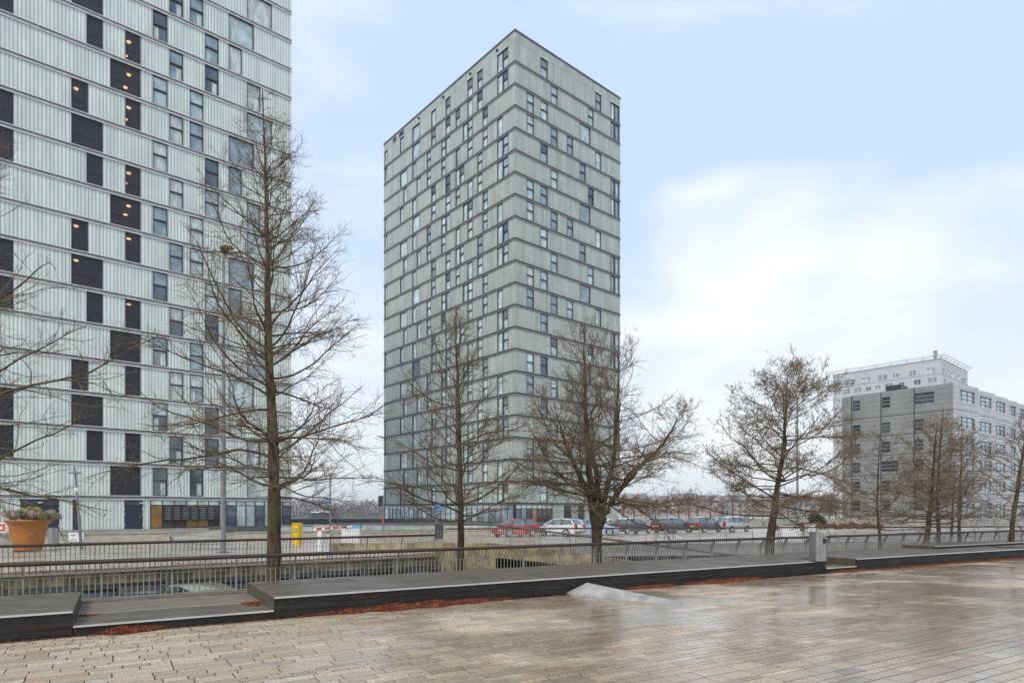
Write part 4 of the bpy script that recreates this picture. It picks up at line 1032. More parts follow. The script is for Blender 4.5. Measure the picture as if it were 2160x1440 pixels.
def bare_tree(label, base, stems, prof, seed, nl=70, elev=(15, 45), rt=.2, subs=12, twigs=8, lift=.02, leaf=0, name='bare_tree', group=None, bark='bark', z0=2.0, sub_up=.0, tw=.0055, root=None, wob=.135, mesh_only=False, twm='twig', subd=1.0):
    """stems: list of polylines (list of (x,y,z) relative to base, z absolute) ; prof(h 0..1)->limb length (m)"""
    rg = np.random.default_rng(seed)
    base = Vector(base); root = thing(name, base, label, 'tree', group=group)
    tp = []; limbs = []; lr = []; LL = []
    for si, stm in enumerate(stems):
        P = np.array([(p[0], p[1], p[2] - base.z) for p in stm], float); k = 26
        t = np.linspace(0, 1, k); seg = np.linspace(0, 1, len(P)); Q = np.stack([np.interp(t, seg, P[:, c]) for c in range(3)], 1)
        Q[1:, :2] += np.cumsum(rg.normal(0, .012, (k - 1, 2)), 0)
        r0 = rt if si == 0 and len(stems) == 1 or si == 0 else rt * .62
        rad = r0 * np.clip((1 - t) ** .85, .03, 1) * (1 + rg.normal(0, .05, k)); rad[0] *= 1.25; rad[1] *= 1.08
        tp.append((Q, rad))
        zt = Q[-1, 2] + base.z; zb = max(z0, Q[0, 2] + base.z)
        n = int(nl * (1 if len(stems) == 1 else .62 if si else .75))
        tt = np.sort(rg.random(n) ** .9)
        hz = zb + (zt - zb) * tt * .985
        par = np.interp(hz - base.z, Q[:, 2], t)
        S, _ = interp(Q, par)
        az = np.arange(n) * 2.39996 + rg.normal(0, .35, n)
        el = np.radians(np.interp(tt, [0, 1], elev) + rg.normal(0, 9, n))
        D = np.stack([np.cos(az) * np.cos(el), np.sin(az) * np.cos(el), np.sin(el)], 1)
        L = np.array([prof(x) for x in tt]) * rg.uniform(.75, 1.45, n)
        limbs.append(grow(rg, S, D, L, 11, wob, lift)); LL.append(L)
        rr_ = np.interp(par, t, rad); lr.append(np.minimum(rr_ * .40, .005 + .0082 * L))
    parts = []
    for Q, rad in tp:
        v, q = tubes(Q[None], rad[None], 12); v = v + rg.normal(0, .006, v.shape); parts.append((v, q, bark))
    npmesh('trunk', parts, root)
    P = np.concatenate(limbs); L = np.concatenate(LL); R0 = np.concatenate(lr); n = len(P)
    tt = np.linspace(0, 1, 11)[None]
    parts = []
    v, q = tubes(P, R0[:, None] * (1 - tt * .82), 5); parts.append((v, q, 'limb'))
    # sub branches in the plane of the limb
    m = np.maximum(3, (.95 * subs * np.clip(L / 2.2, .35, 1.6)).astype(int)); own = np.repeat(np.arange(n), m)
    t = rg.uniform(.2, .99, len(own)) ** .85; S, T = interpN(P, own, t); T /= np.linalg.norm(T, axis=1, keepdims=True) + 1e-9
    side = np.cross(T, np.array([0, 0, 1.0])); side /= np.linalg.norm(side, axis=1, keepdims=True) + 1e-9
    sg = rg.choice([-1, 1], len(own))[:, None]
    D = T * rg.uniform(.5, 1.0, (len(own), 1)) + side * sg * rg.uniform(.5, 1.0, (len(own), 1)) + np.array([0, 0, 1.0]) * (rg.normal(sub_up, .32, (len(own), 1)))
    SL = L[own] * (1.05 - t) * rg.uniform(.3, .75, len(own)) * subd + .12
    P2 = grow(rg, S, D, SL, 7, .17, .015); R2 = np.minimum(R0[own] * (1 - t * .8) * .6, .004 + .0045 * SL)
    v, q = tubes(P2, np.maximum(R2[:, None] * (1 - np.linspace(0, 1, 7)[None] * .6), tw * .9), 4); parts.append((v, q, twm))
    m2 = np.maximum(2, (.95 * twigs * np.clip(SL / .8, .4, 1.8)).astype(int)); own2 = np.repeat(np.arange(len(P2)), m2)
    t = rg.uniform(.1, 1, len(own2)); S, T = interpN(P2, own2, t); T /= np.linalg.norm(T, axis=1, keepdims=True) + 1e-9
    D = T * .8 + rg.normal(0, .55, T.shape) + np.array([0, 0, .1])
    P3 = grow(rg, S, D, rg.uniform(.12, .46, len(own2)) * (.6 + .5 * np.clip(SL[own2], 0, 1)), 4, .22, .03)
    v, q = tubes(P3, np.tile(np.array([[tw, tw * .85, tw * .7, tw * .55]]), (len(P3), 1)), 3); parts.append((v, q, twm))
    npmesh('branches', parts, root)
    if leaf:
        tips = P3[:, -1]; zz = tips[:, 2] / max(tips[:, 2].max(), .1)
        keep = rg.random(len(tips)) < leaf * np.clip(.25 + zz, 0, 1.1); c = tips[keep]; n = len(c)
        c = np.repeat(c, 3, 0) + rg.normal(0, .035, (n * 3, 3)); a = rg.normal(0, 1, (len(c), 3)); a /= np.linalg.norm(a, axis=1, keepdims=True); b_ = np.array([[0, 0, -1.0]]) + rg.normal(0, .3, (len(c), 3))
        a *= .013; b_ *= .06
        v = np.stack([c - a, c + a, c + a * .7 + b_, c - a * .7 + b_], 1).reshape(-1, 3); q = np.arange(len(v)).reshape(-1, 4)
        npmesh('dry_leaves', [(v, q, 'leafb')], root, False)
    return root
def TB(u, Y, z=-3.2): return (AT(u, Y), Y, z)
def stem(Y, u0, pts, zbase=-3.2):
    """pts: (u, v) along the trunk from bottom to top, in a plane at distance Y, made into metres relative to the base"""
    x0 = AT(u0, Y); out_ = [(0, 0, zbase)]
    for i, p in enumerate(pts):
        u, v = p[0], p[1]; dy = p[2] if len(p) > 2 else 0
        out_.append((AT(u, Y) - x0, dy, ZV(v, Y)))
    return out_
# 1 big conical tree
bare_tree('tall conical bare tree with mossy trunk, in front of the left tower', TB(577, 17), [stem(17, 577, [(577, 1160), (574, 1000), (570, 850), (566, 650), (562, 450), (556, 198)])],
          lambda h: 3.3 * (1 - h) ** .82 * (.72 + .28 * min(1, h * 8)) + .2, 11, nl=124, elev=(0, 50), rt=.215, subs=14, twigs=8, lift=.035, z0=2.1, tw=.0042, leaf=.012)
# 0 off the left edge
bare_tree('bare tree whose branches reach in from the left edge', TB(-215, 14), [stem(14, -215, [(-215, 1160), (-215, 900), (-205, 600), (-200, 250)])],
          lambda h: 4.3 * (1 - h) ** .55 + .3, 21, nl=64, elev=(2, 45), rt=.24, subs=11, twigs=7, lift=.03, z0=2.8, leaf=.03, tw=.0045)
# 2
bare_tree('slim bare tree with ascending branches in front of the middle tower', TB(970, 24), [stem(24, 970, [(970, 1160), (968, 1050), (966, 900), (962, 780), (957, 668)])],
          lambda h: 3.5 * (1 - h) ** .7 * (.8 + .2 * min(1, h * 6)) + .2, 31, nl=74, elev=(3, 58), rt=.165, subs=12, twigs=8, lift=.05, bark='barkd', z0=1.7, leaf=.01, tw=.0055)
# 3 forked
bare_tree('thick trunked bare tree forking into several stems before the right corner of the middle tower', TB(1258, 24),
          [stem(24, 1258, [(1261, 1160), (1260, 1100), (1252, 1040), (1244, 990), (1238, 900), (1236, 790), (1234, 690)]),
           [(.05, 0, 1.2), (.3, .2, 2.4), (.75, .3, 4.0), (.85, .3, 6.2), (.9, .3, 8.2)],
           [(.05, 0, 1.0), (-.3, -.3, 2.8), (-1.1, -.5, 4.6), (-1.5, -.6, 6.0)],
           [(.1, 0, 1.6), (.6, -.1, 2.6), (1.5, -.2, 3.7), (2.4, -.2, 4.6), (3.0, -.2, 5.6)],
           [(.05, 0, 1.8), (.1, .6, 3.6), (-.3, 1.1, 5.4), (-.4, 1.2, 7.4)]],
          lambda h: 2.9 * (1 - h) ** .5 + .3, 41, nl=48, elev=(0, 50), rt=.23, subs=12, twigs=8, lift=.035, bark='barkd', z0=2.3, leaf=.01, tw=.0055)
# 4 leaning with brown leaves
bare_tree('leaning tree with clumps of dry brown leaves left of the grey office', TB(1622, 29), [stem(29, 1622, [(1622, 1160), (1630, 1100), (1638, 1040), (1652, 960), (1660, 880), (1666, 785)])],
          lambda h: 3.75 * (1 - h) ** .36 * (.9 + .1 * min(1, h * 5)), 57, nl=78, elev=(0, 40), rt=.24, subs=13, twigs=8, lift=.02, bark='barkd', leaf=.55, z0=1.7, tw=.0065)
# 5..9
bare_tree('small thin bare tree in front of the left part of the grey office', TB(1856, 32), [stem(32, 1856, [(1858, 1160), (1854, 1110), (1848, 1050), (1850, 985), (1852, 915)])],
          lambda h: 2.7 * (1 - h) ** .5 + .2, 61, nl=42, elev=(8, 50), rt=.10, subs=9, twigs=6, z0=1.2, tw=.007, bark='barkd')
bare_tree('dark leaning bare tree in front of the corner of the grey office', TB(1951, 33), [stem(33, 1951, [(1951, 1160), (1957, 1110), (1966, 1040), (1972, 960), (1978, 885)])],
          lambda h: 3.1 * (1 - h) ** .55 + .2, 71, nl=58, elev=(5, 48), rt=.19, subs=10, twigs=7, z0=1.3, tw=.0075, bark='barkd')
bare_tree('straight tall bare tree just behind the dark leaning one', TB(1978, 39, 0), [stem(39, 1978, [(1980, 1130), (1976, 1040), (1982, 940), (1990, 852)], 0)],
          lambda h: 2.2 * (1 - h) ** .6 + .2, 81, nl=54, elev=(15, 55), rt=.16, subs=10, twigs=7, z0=1.5, tw=.0085, leaf=.04, twm='twig')
bare_tree('slender bare tree with greenish trunk before the stepped office bays', TB(2024, 39, 0), [stem(39, 2024, [(2024, 1130), (2026, 1050), (2028, 970), (2030, 905)], 0)],
          lambda h: 2.6 * (1 - h) ** .5 + .2, 91, nl=48, elev=(5, 50), rt=.13, subs=10, twigs=6, z0=1.5, tw=.0085)
bare_tree('thin young bare tree between the leaning tree and the slender one', TB(2006, 36), [stem(36, 2006, [(2004, 1160), (2008, 1090), (2014, 1010), (2018, 950)])],
          lambda h: 2.0 * (1 - h) ** .5 + .2, 95, nl=26, elev=(10, 50), rt=.09, subs=8, twigs=6, z0=1.2, tw=.008, bark='barkd')
bare_tree('leaning bare tree cut off by the right edge', TB(2132, 33), [stem(33, 2132, [(2134, 1160), (2140, 1090), (2152, 1000), (2164, 930), (2170, 885)])],
          lambda h: 2.5 * (1 - h) ** .5 + .2, 99, nl=40, elev=(3, 50), rt=.17, subs=10, twigs=6, z0=1.6, tw=.0075, bark='barkd')
# distant bare trees: copies of one
far0 = bare_tree('bare roadside tree before the far terraced houses', (AT(1340, 118), 118, 0), [[(0, 0, 0), (.1, 0, 3), (0, .1, 6), (.1, 0, 8.2)]],
                 lambda h: 3.4 * (1 - h) ** .45 + .3, 101, nl=46, elev=(20, 60), rt=.16, subs=9, twigs=4, z0=1.6, tw=.016, group='bare roadside trees before the far houses', twm='twigf')
rg_ = random.Random(8)
for i in range(21):
    u = 1318 + i * 22.5 + rg_.uniform(-6, 6); Y = rg_.uniform(112, 185)
    c = far0 if i == 0 else copy_tree(far0); c.location = (AT(u, Y), Y, 0); k = rg_.uniform(.55, .8) * Y / 130; c.scale = (k, k, k * rg_.uniform(.75, .95)); c.rotation_euler.z = rg_.uniform(0, 6.28)
# far shore woods
rgw = np.random.default_rng(5); n = 60000
X = rgw.uniform(-420, 190, n); Y = rgw.uniform(600, 660, n)
hgt = 11 + 5 * np.sin(X * .031 + 1.0) + 3 * np.sin(X * .083) + 2.2 * np.sin(X * .27 + 2); hgt = np.clip(hgt, 5, 20)
Z = -5 + hgt * rgw.random(n) ** .8
c = np.stack([X, Y, Z], 1); a = rgw.normal(0, 1, (n, 3)) * [.25, .2, .1]; b_ = rgw.normal(0, 1, (n, 3)) * [.5, .3, 1.3] + [0, 0, .5]
v = np.stack([c - a, c + a, c + a * .4 + b_, c - a * .4 + b_], 1).reshape(-1, 3)
o = npmesh('far_woods', [(v, np.arange(len(v)).reshape(-1, 4), 'wood')], None, False); o['kind'] = 'stuff'; o['label'] = 'hazy bare woods on the far lake shore'; o['category'] = 'woods'

# ------------------------------------------------------------------ leaf clumps
def clumps(name, pts, rad, n, size, mats, seed, parent=None, flat=1.0):
    """small leaf quads scattered in ellipsoids: pts (x,y,z), rad (rx,ry,rz)"""
    rg = np.random.default_rng(seed); parts = []
    for k, (p, r_) in enumerate(zip(pts, rad)):
        d = rg.normal(0, 1, (n, 3)); d /= np.linalg.norm(d, axis=1, keepdims=True); d *= (rg.random((n, 1)) ** .4); c = np.array(p) + d * np.array(r_)
        a = rg.normal(0, 1, (n, 3)); a /= np.linalg.norm(a, axis=1, keepdims=True); b_ = rg.normal(0, 1, (n, 3)); b_ /= np.linalg.norm(b_, axis=1, keepdims=True)
        s = size * rg.uniform(.6, 1.3, (n, 1)); a *= s * .5; b_ *= s
        v = np.stack([c - a, c + a, c + a * .5 + b_, c - a * .5 + b_], 1).reshape(-1, 3); parts.append((v, np.arange(len(v)).reshape(-1, 4), mats[k % len(mats)] if isinstance(mats, list) else mats))
    return npmesh(name, parts, parent, False)
# needle litter along the foot of the platforms
def litter(s0, s1, w, h, n, seed, label, off0=-.02, z0=.002):
    rg = np.random.default_rng(seed); t = rg.random(n); s = s0 + (s1 - s0) * t
    env = np.clip(np.sin(np.pi * t), .05, 1) * (.6 + .4 * np.sin(t * (s1 - s0) * 3.1 + seed) ** 2)
    o = off0 - rg.random(n) ** 1.5 * w * env; k = 1 - np.abs(o - off0) / (w + 1e-6)
    hh = h * env * np.clip(k, 0, 1) ** 1.3; z = z0 + hh * rg.random(n) ** .5
    c = np.array([tuple(Cv(float(a), float(b))) for a, b in zip(s, o)]); c[:, 2] = z
    a = rg.normal(0, 1, (n, 3)) * [1, 1, .35]; a /= np.linalg.norm(a, axis=1, keepdims=True); b_ = np.cross(a, rg.normal(0, 1, (n, 3))); b_ /= np.linalg.norm(b_, axis=1, keepdims=True)
    L = rg.uniform(.02, .055, (n, 1)); a = a * L; b_ = b_ * .0035
    v = np.stack([c - a - b_, c + a - b_, c + a + b_, c - a + b_], 1).reshape(-1, 3)
    q_ = np.arange(len(v)).reshape(-1, 4); nb = len(q_) // 3
    o_ = npmesh('needle_litter', [(v[:nb * 4], q_[:nb], 'needle2'), (v[nb * 4:], q_[nb:] - nb * 4, 'needle')], None, False); o_['kind'] = 'stuff'; o_['label'] = label; o_['category'] = 'needle litter'
SU = lambda u: s_of_u(u, 0)
litter(SU(205), SU(350), .42, .13, 6500, 1, 'red needle heap at the foot of the low left step')
litter(SU(640), SU(1075), .42, .13, 17000, 2, 'long red needle drift along the front of the longest platform')
litter(SU(1315), SU(1425), .30, .07, 3600, 3, 'small red needle heap right of the metal wedge')
litter(SU(1440), SU(1605), .45, .09, 8000, 4, 'red needle drift at the middle of the longest platform')
litter(SU(1745), SU(1830), .4, .08, 4000, 5, 'red needle heap in front of the short low step')
litter(SU(1830), SU(2300), .25, .07, 9000, 6, 'thin red needle line along the platform at the right')
litter(22.75, 24.4, .7, .07, 4000, 7, 'red needles lying on the short low step', off0=1.2, z0=.172)
litter(1.02, 1.35, .22, .02, 260, 8, 'few red needles on the left end of the low step', off0=1.2, z0=.172)
litter(3.95, 4.33, 1.0, .03, 700, 9, 'red needles in the right corner of the low step', off0=1.35, z0=.172)
litter(-12, 9, .25, .01, 900, 10, 'sparse red needles scattered over the drain grate', off0=-.03)
litter(-10, 34, 2.6, .006, 2600, 21, 'single red needles strewn thinly over the paving before the platforms', off0=-.05, z0=.003)
# far coping needles
rg = np.random.default_rng(12); n = 9000; t = rg.uniform(0, L2 + 14, n) - 14; oo = rg.uniform(-.2, .5, n)
c = np.stack([RL0.x + rd.x * t - rd.y * oo, RL0.y + rd.y * t + rd.x * oo, .163 + rg.random(n) * .02 * (1 + np.sin(t * 1.3))], 1)
a = rg.normal(0, 1, (n, 3)) * [.04, .04, .01]; b_ = rg.normal(0, 1, (n, 3)) * .006
v = np.stack([c - a - b_, c + a - b_, c + a + b_, c - a + b_], 1).reshape(-1, 3)
o_ = npmesh('needle_litter', [(v, np.arange(len(v)).reshape(-1, 4), 'needle')], None, False); o_['kind'] = 'stuff'; o_['label'] = 'red needles lying on the coping of the far stained beam'; o_['category'] = 'needle litter'

# ------------------------------------------------------------------ street things
# bin on the platform
p = GP(1724, 1183.5, ZD); r = thing('litter_bin', (p.x, p.y, ZD), 'brushed steel litter bin with slanted top standing on the longest platform', 'litter bin', R(18))
def outline(sc=1.0):
    pts = []
    for k in range(25):
        t = math.pi * k / 24; pts.append((.255 * math.cos(t) * sc, (-.16 - .16 * math.sin(t)) * sc))
    return [(x, y) for x, y in pts] + [(-.255 * sc, .17 * sc), (.255 * sc, .17 * sc)]
ol = outline(); b = MB(); n = len(ol)
top = lambda x, y: 1.0 - (x + .255) / .51 * .2; r.scale = (.86, .86, 1)
vs = [(x, y, 0.03) for x, y in ol] + [(x, y, top(x, y)) for x, y in ol]
b.add(vs, [(i, (i + 1) % n, n + (i + 1) % n, n + i) for i in range(n)] + [tuple(range(n))[::-1]], 'steel'); b.build('body', r, True)
b = MB(); o2 = [(x * 1.03, y * 1.03) for x, y in ol]; vs = [(x, y, top(x, y)) for x, y in o2] + [(x, y, top(x, y) + .025) for x, y in o2]
b.add(vs, [(i, (i + 1) % n, n + (i + 1) % n, n + i) for i in range(n)] + [tuple(range(n))[::-1], tuple(range(n, 2 * n))], 'steel'); b.build('lid', r)
b = MB(); t_ = R(-38)
def onface(a0, a1, z0, z1, m, e, b):
    N_ = 8; vs = []
    for k in range(N_ + 1):
        t = a0 + (a1 - a0) * k / N_; x, y = (.255 + e) * math.cos(t), -.16 - (.16 + e) * math.sin(t); vs += [(x, y, z0), (x, y, z1)]
    b.add(vs, [(2 * i, 2 * i + 2, 2 * i + 3, 2 * i + 1) for i in range(N_)], m)
b = MB(); onface(R(60), R(98), .67, .80, 'black', .02, b); onface(R(65), R(93), .63, .67, 'black', .018, b); b.build('opening', r)
b = MB(); onface(R(128), R(131), .05, .93, 'black', .003, b); b.build('door_seam', r)
b = MB(); b.box(-.24, .24, -.28, .15, 0, .035, 'black'); b.build('base', r)
# wedge
L_, Rr, Ap = GP(1191, 1251.5), GP(1462, 1278, .0), Vector((0, 0, 0)); Yp = 16.75; Ap = Vector((AT(1238, Yp), Yp, ZV(1228, Yp)))
c0 = Vector((AT(1238, Yp + .1), Yp + .12, .0)); T_ = GP(1489, 1279.6, .003)
b = MB(); b.add([L_, GP(1278, 1261), GP(1336, 1266.5), GP(1400, 1274), Rr, T_, Ap, c0], [(0, 1, 6), (1, 2, 6), (2, 3, 6), (3, 4, 6), (4, 5, 6), (5, 7, 6), (7, 0, 6), (0, 7, 5, 4, 3, 2, 1)], 'wedge')
tag(b.build('metal_wedge'), 'flat triangular galvanised wedge lying on the paving against the longest platform', 'metal wedge')
# planter
p = GP(60, 1162); r = thing('planter', (p.x, p.y, 0), 'big orange terracotta planter with heather behind the far railing', 'planter')
b = MB(); sc = 1.0; b.lathe([(.72, .06), (.80, .35), (.95, 1.0), (1.03, 1.45), (1.05, 1.47), (1.10, 1.50), (1.24, 1.62), (1.28, 1.70), (1.26, 1.74), (1.12, 1.74), (1.08, 1.6), (0, 1.6)], 'terra', 40, (0, 0, 0), 1, 1); r.scale = (.83, .83, .97); b.build('pot', r, True)
b = MB(); rl = random.Random(4)
for i in range(4):     # embossed speckled crest: a plain raised patch of dots
    pass
for k in range(120):
    a_ = R(-128) + rl.uniform(-.17, .17); z = rl.uniform(.75, 1.3); rr2 = .80 + (z - .35) * .227 + .012; b.box(*sum(([c_ - .012, c_ + .012] for c_ in (rr2 * math.cos(a_), rr2 * math.sin(a_), z)), []), 'terra2')
b.build('relief', r)
b = MB()
for k in range(3): a_ = R(-90 + (k - 1) * 40); b.box(.7 * math.cos(a_) - .1, .7 * math.cos(a_) + .1, .7 * math.sin(a_) - .05, .7 * math.sin(a_) + .12, 0, .07, 'black')
b.build('foot', r)
pts = []; rad = []; ms = []
for k in range(46):
    a_ = rl.uniform(0, 6.28); q = 1.22 * math.sqrt(rl.random()); x, y = q * math.cos(a_), q * math.sin(a_); pts.append((x, y, 1.78 + .16 * (1 - q * .5) + rl.uniform(.02, .26))); rad.append((.27, .27, .2))
for k in range(16): pts.append((rl.uniform(.6, 1.75), rl.uniform(-.7, .5), rl.uniform(1.8, 2.02))); rad.append((.2, .2, .16))
clumps('heather', pts, rad, 420, .05, ['heath', 'heathg', 'heath'], 3, r)
clumps('leaves', [(-.1 + rl.uniform(-.55, .5), rl.uniform(-.1, .5), 2.22 + rl.uniform(-.05, .1)) for _ in range(12)], [(.2, .2, .14)] * 12, 180, .07, 'leafy', 4, r)
# round steel bin behind the planter
p = GP(113, 1153); r = thing('waste_bin', (p.x, p.y, 0), 'round pale steel waste bin standing behind the orange planter', 'litter bin')
b = MB(); b.lathe([(.27, 0), (.27, 1.12), (.25, 1.14)], 'steel', 20); b.build('body', r, True); b = MB(); b.lathe([(.26, 1.14), (.27, 1.17), (.2, 1.2), (0, 1.2)], 'black', 20); b.build('lid', r)
# leaning short lamp and white board
p = GP(172, 1156); k_ = F / p.y; r = thing('street_lamp', (p.x, p.y, 0), 'short leaning lamp with flat disc head in front of the left tower', 'street lamp')
tilt = Vector((-.085, 0, 1)); H1 = ZV(998, p.y)
b = MB(); b.tube([(0, 0, 0), tilt * 1.9], .085, 'pole', 10); b.tube([tilt * 1.9, tilt * (H1 + .25)], [.06, .045], 'pole', 10); b.build('pole', r, True)
b = MB(); b.lathe([(0, .16), (.12, .12), (.34, .02), (.35, -.02), (0, -.03)], 'pole', 20, tuple(tilt * H1)); b.tube([tilt * H1, tilt * (H1 + .42)], .035, 'pole', 8); b.build('lamp_head', r, True)
b = MB(); b.tube([tilt * (ZV(1036, p.y)), tilt * (ZV(1028, p.y))], .10, 'white', 10); b.build('sticker', r); b = MB(); b.tube([tilt * ZV(1073, p.y), tilt * ZV(1069, p.y)], .072, 'red', 10); b.build('band', r)
p = GP(161, 1150); r = thing('notice_board', (p.x, p.y, 0), 'small white notice board at the foot of the leaning lamp', 'notice board')
b = MB(); b.box(-.47, .45, -.02, .02, .25, .80, 'white'); b.build('panel', r); b = MB(); b.box(-.35, -.05, -.025, -.021, .62, .68, 'ledged'); b.box(-.35, .0, -.025, -.021, .34, .38, 'green'); b.box(-.2, -.16, -.0255, -.0252, .56, .7, 'ledged'); b.build('print', r)
b = MB(); b.box(-.4, -.36, -.01, .01, 0, .25, 'steel'); b.build('leg', r); b = MB(); b.box(.34, .38, -.01, .01, 0, .25, 'steel'); b.build('leg', r)
# red sign at left
p = GP(-3, 1153); r = thing('notice_board', (p.x, p.y, 0), 'red panel in white frame at the left edge beside the planter', 'notice board')
b = MB(); b.box(-1.4, .5, -.03, .03, .85, 1.45, 'white'); b.build('frame', r); b = MB(); b.box(-1.34, .44, -.04, -.031, .92, 1.38, 'redo'); b.build('panel', r); b = MB(); b.box(-.1, .25, -.05, -.041, 1.05, 1.22, 'white'); b.box(.05, .12, -.055, -.0505, 1.1, 1.17, 'black'); b.build('symbol', r)
b = MB(); b.box(-1.2, -1.14, -.02, .02, 0, .85, 'steel'); b.build('post', r); b = MB(); b.box(.3, .36, -.02, .02, 0, .85, 'steel'); b.build('post', r)
# big lamp with nest
def lamp(u, Y, vtop, label, rad, heads, arm=0.6):
    r = thing('street_lamp', (AT(u, Y), Y, 0), label, 'street lamp'); Ht = ZV(vtop, Y)
    b = MB(); b.tube([(0, 0, 0), (0, 0, Ht * .3)], [rad, rad], 'pole', 14); b.tube([(0, 0, Ht * .3), (0, 0, Ht)], [rad * .8, rad * .5], 'pole', 14); b.build('pole', r, True)
    b = MB(); b.box(-rad * 2, rad * 2, -rad * 2, rad * 2, 0.005, .03, 'dark'); b.build('base_plate', r)
    for (dx, dz) in heads:
        b = MB(); b.tube([(0, 0, Ht - .15), (dx * .4, 0, Ht), (dx * .8, 0, Ht + dz)], rad * .35, 'pole', 8); b.build('arm', r)
        b = MB(); s_ = 1 if dx > 0 else -1; b.add([(dx * .6, -.16, Ht + dz - .03), (dx * 1.5, -.12, Ht + dz + .02), (dx * 1.5, .12, Ht + dz + .02), (dx * .6, .16, Ht + dz - .03), (dx * .6, -.12, Ht + dz + .12), (dx * 1.5, -.06, Ht + dz + .1), (dx * 1.5, .06, Ht + dz + .1), (dx * .6, .12, Ht + dz + .12)],
            [(0, 3, 2, 1), (4, 5, 6, 7), (0, 1, 5, 4), (1, 2, 6, 5), (2, 3, 7, 6), (3, 0, 4, 7)], 'pole'); b.build('lamp_head', r)
    return r, Ht
r1, Ht1 = lamp(471.5, 32.9, 535, 'tall grey street lamp carrying a nest, before the left tower', .125, [(-.8, .1), (.6, .05)])
rg = np.random.default_rng(77); n = 300; d = rg.normal(0, 1, (n, 3)); d /= np.linalg.norm(d, axis=1, keepdims=True); c = d * [.34, .3, .13] * rg.uniform(.55, 1, (n, 1)) + [.18, 0, .12]; a = rg.normal(0, 1, (n, 3)); a /= np.linalg.norm(a, axis=1, keepdims=True)
Pn = np.stack([c - a * .14, c + rg.normal(0, .03, (n, 3)), c + a * .14], 1); v, q = tubes(Pn, np.full((n, 3), .011), 3); v += [0, 0, .1]
nst = npmesh('bird_nest', [(v, q, 'twig')], None, False); nst.location = (AT(471.5, 32.9), 32.9, Ht1); tag(nst, 'twiggy bird nest sitting on the head of the tall lamp', 'bird nest')
lamp(1682, 75, 838, 'tall grey street lamp behind the tree with dry brown leaves', .17, [(-.8, .1), (.8, .1)])
lamp(1447, 110, 1036, 'thin distant lamp post before the far houses, nearer the middle tower', .08, [(-.4, 0)])
lamp(1588, 100, 1043, 'thin distant lamp post before the far houses, left of the leaning tree', .08, [(.4, 0)])
lamp(1040, 70, 1028, 'thin dark pole standing left of the red car', .05, [(.3, 0)])
# yellow emergency box
p = GP(627.5, 1147); r = thing('emergency_box', (p.x, p.y, 0), 'yellow metal ticket column with green label', 'ticket machine', R(-18)); s_ = p.y / F
Hh = ZV(1104, p.y); b = MB(); w = .22
b.prism([(-w, -.2), (w, -.2), (w, .2), (-w, .2)], 0, Hh, 'yellow'); b.box(-w - .02, w + .02, -.28, .22, Hh - .0, Hh + .05, 'yellow'); b.box(-w - .02, -w, -.27, -.2, .3, Hh, 'yellow'); b.box(w, w + .02, -.27, -.2, .3, Hh, 'yellow'); b.build('body', r)
b = MB(); b.box(-.13, .13, -.225, -.201, Hh * .6, Hh * .78, 'green'); b.build('label_plate', r); b = MB(); b.box(-.04, .08, -.23, -.2255, Hh * .66, Hh * .72, 'white'); b.build('symbol', r)
b = MB(); b.box(-.1, -.06, -.22, -.2, Hh * .4, Hh * .43, 'black'); b.box(.06, .1, -.22, -.2, Hh * .4, Hh * .43, 'black'); b.build('buttons', r)
# barrier
p = GP(675, 1160); r = thing('boom_barrier', (p.x, p.y, 0), 'white boom barrier with red stripes at the top of the ramp', 'barrier'); zb = ZV(1116, p.y)
b = MB(); b.box(-.11, .11, -.12, .12, 0, zb - .05, 'white'); b.build('post', r); Lb = AT(733, p.y) - p.x + .3
b = MB(); b.seg((-.3, -.14, zb), (Lb, -.14, zb + .18), .06, .11, 'white'); b.build('boom', r)
for k in range(4):
    x0 = -.15 + k * Lb / 4; b = MB(); b.seg((x0, -.14, zb + .18 * (x0 + .3) / (Lb + .3)), (x0 + .3, -.14, zb + .18 * (x0 + .72) / (Lb + .3)), .068, .118, 'red'); b.build('red_stripe', r)
r = thing('ticket_cabinet', (AT(741, 37.5), 37.5, 0), 'white cabinet with blue cap behind the level parapet railing', 'cabinet')
b = MB(); b.box(-.5, .55, -.3, .3, 0, 1.15, 'white'); b.build('body', r); b = MB(); b.box(-.53, .58, -.33, .33, 1.151, 1.32, 'blue2'); b.build('cap', r)
# sign poles
def pole(u, Y, vtop, label, rad, name='sign_pole', cat='pole'):
    r = thing(name, (AT(u, Y), Y, 0), label, cat); b = MB(); b.tube([(0, 0, 0), (0, 0, ZV(vtop, Y))], rad, 'pole', 8); b.build('pole', r, True); return r
r = pole(696.5, 48, 1003, 'slim pole with blue street sign between the two towers', .06); z = ZV(1058, 48)
b = MB(); b.box(-.38, -.05, -.02, .02, z - .12, z + .12, 'blue'); b.build('sign_plate', r); b = MB(); b.tube([(-.2, 0, z + .25), (.2, 0, z + .25)], .03, 'pole', 6); b.build('bracket', r)
r = pole(808, 50, 1044, 'traffic light with black heads at the left edge of the middle tower', .06, 'traffic_light', 'traffic light'); z = ZV(1056, 50)
b = MB(); b.box(-.36, -.08, -.12, .12, z - .4, z + .4, 'black'); b.build('signal_head', r)
for k in range(3):
    b = MB(); b.lathe([(0, 0), (.09, 0), (.1, .02)], 'dark', 10); o = b.build('lens', r); o.rotation_euler = (R(90), 0, 0); o.location = (-.22, -.125, z + .25 - k * .25)
b = MB(); b.box(-.05, .05, -.08, -.062, .95, 1.6, 'red'); b.build('band', r)
r = pole(921, 46, 1060, 'pole with round blue sign and dark control box', .05, 'traffic_sign', 'traffic sign'); z = ZV(1068, 46)
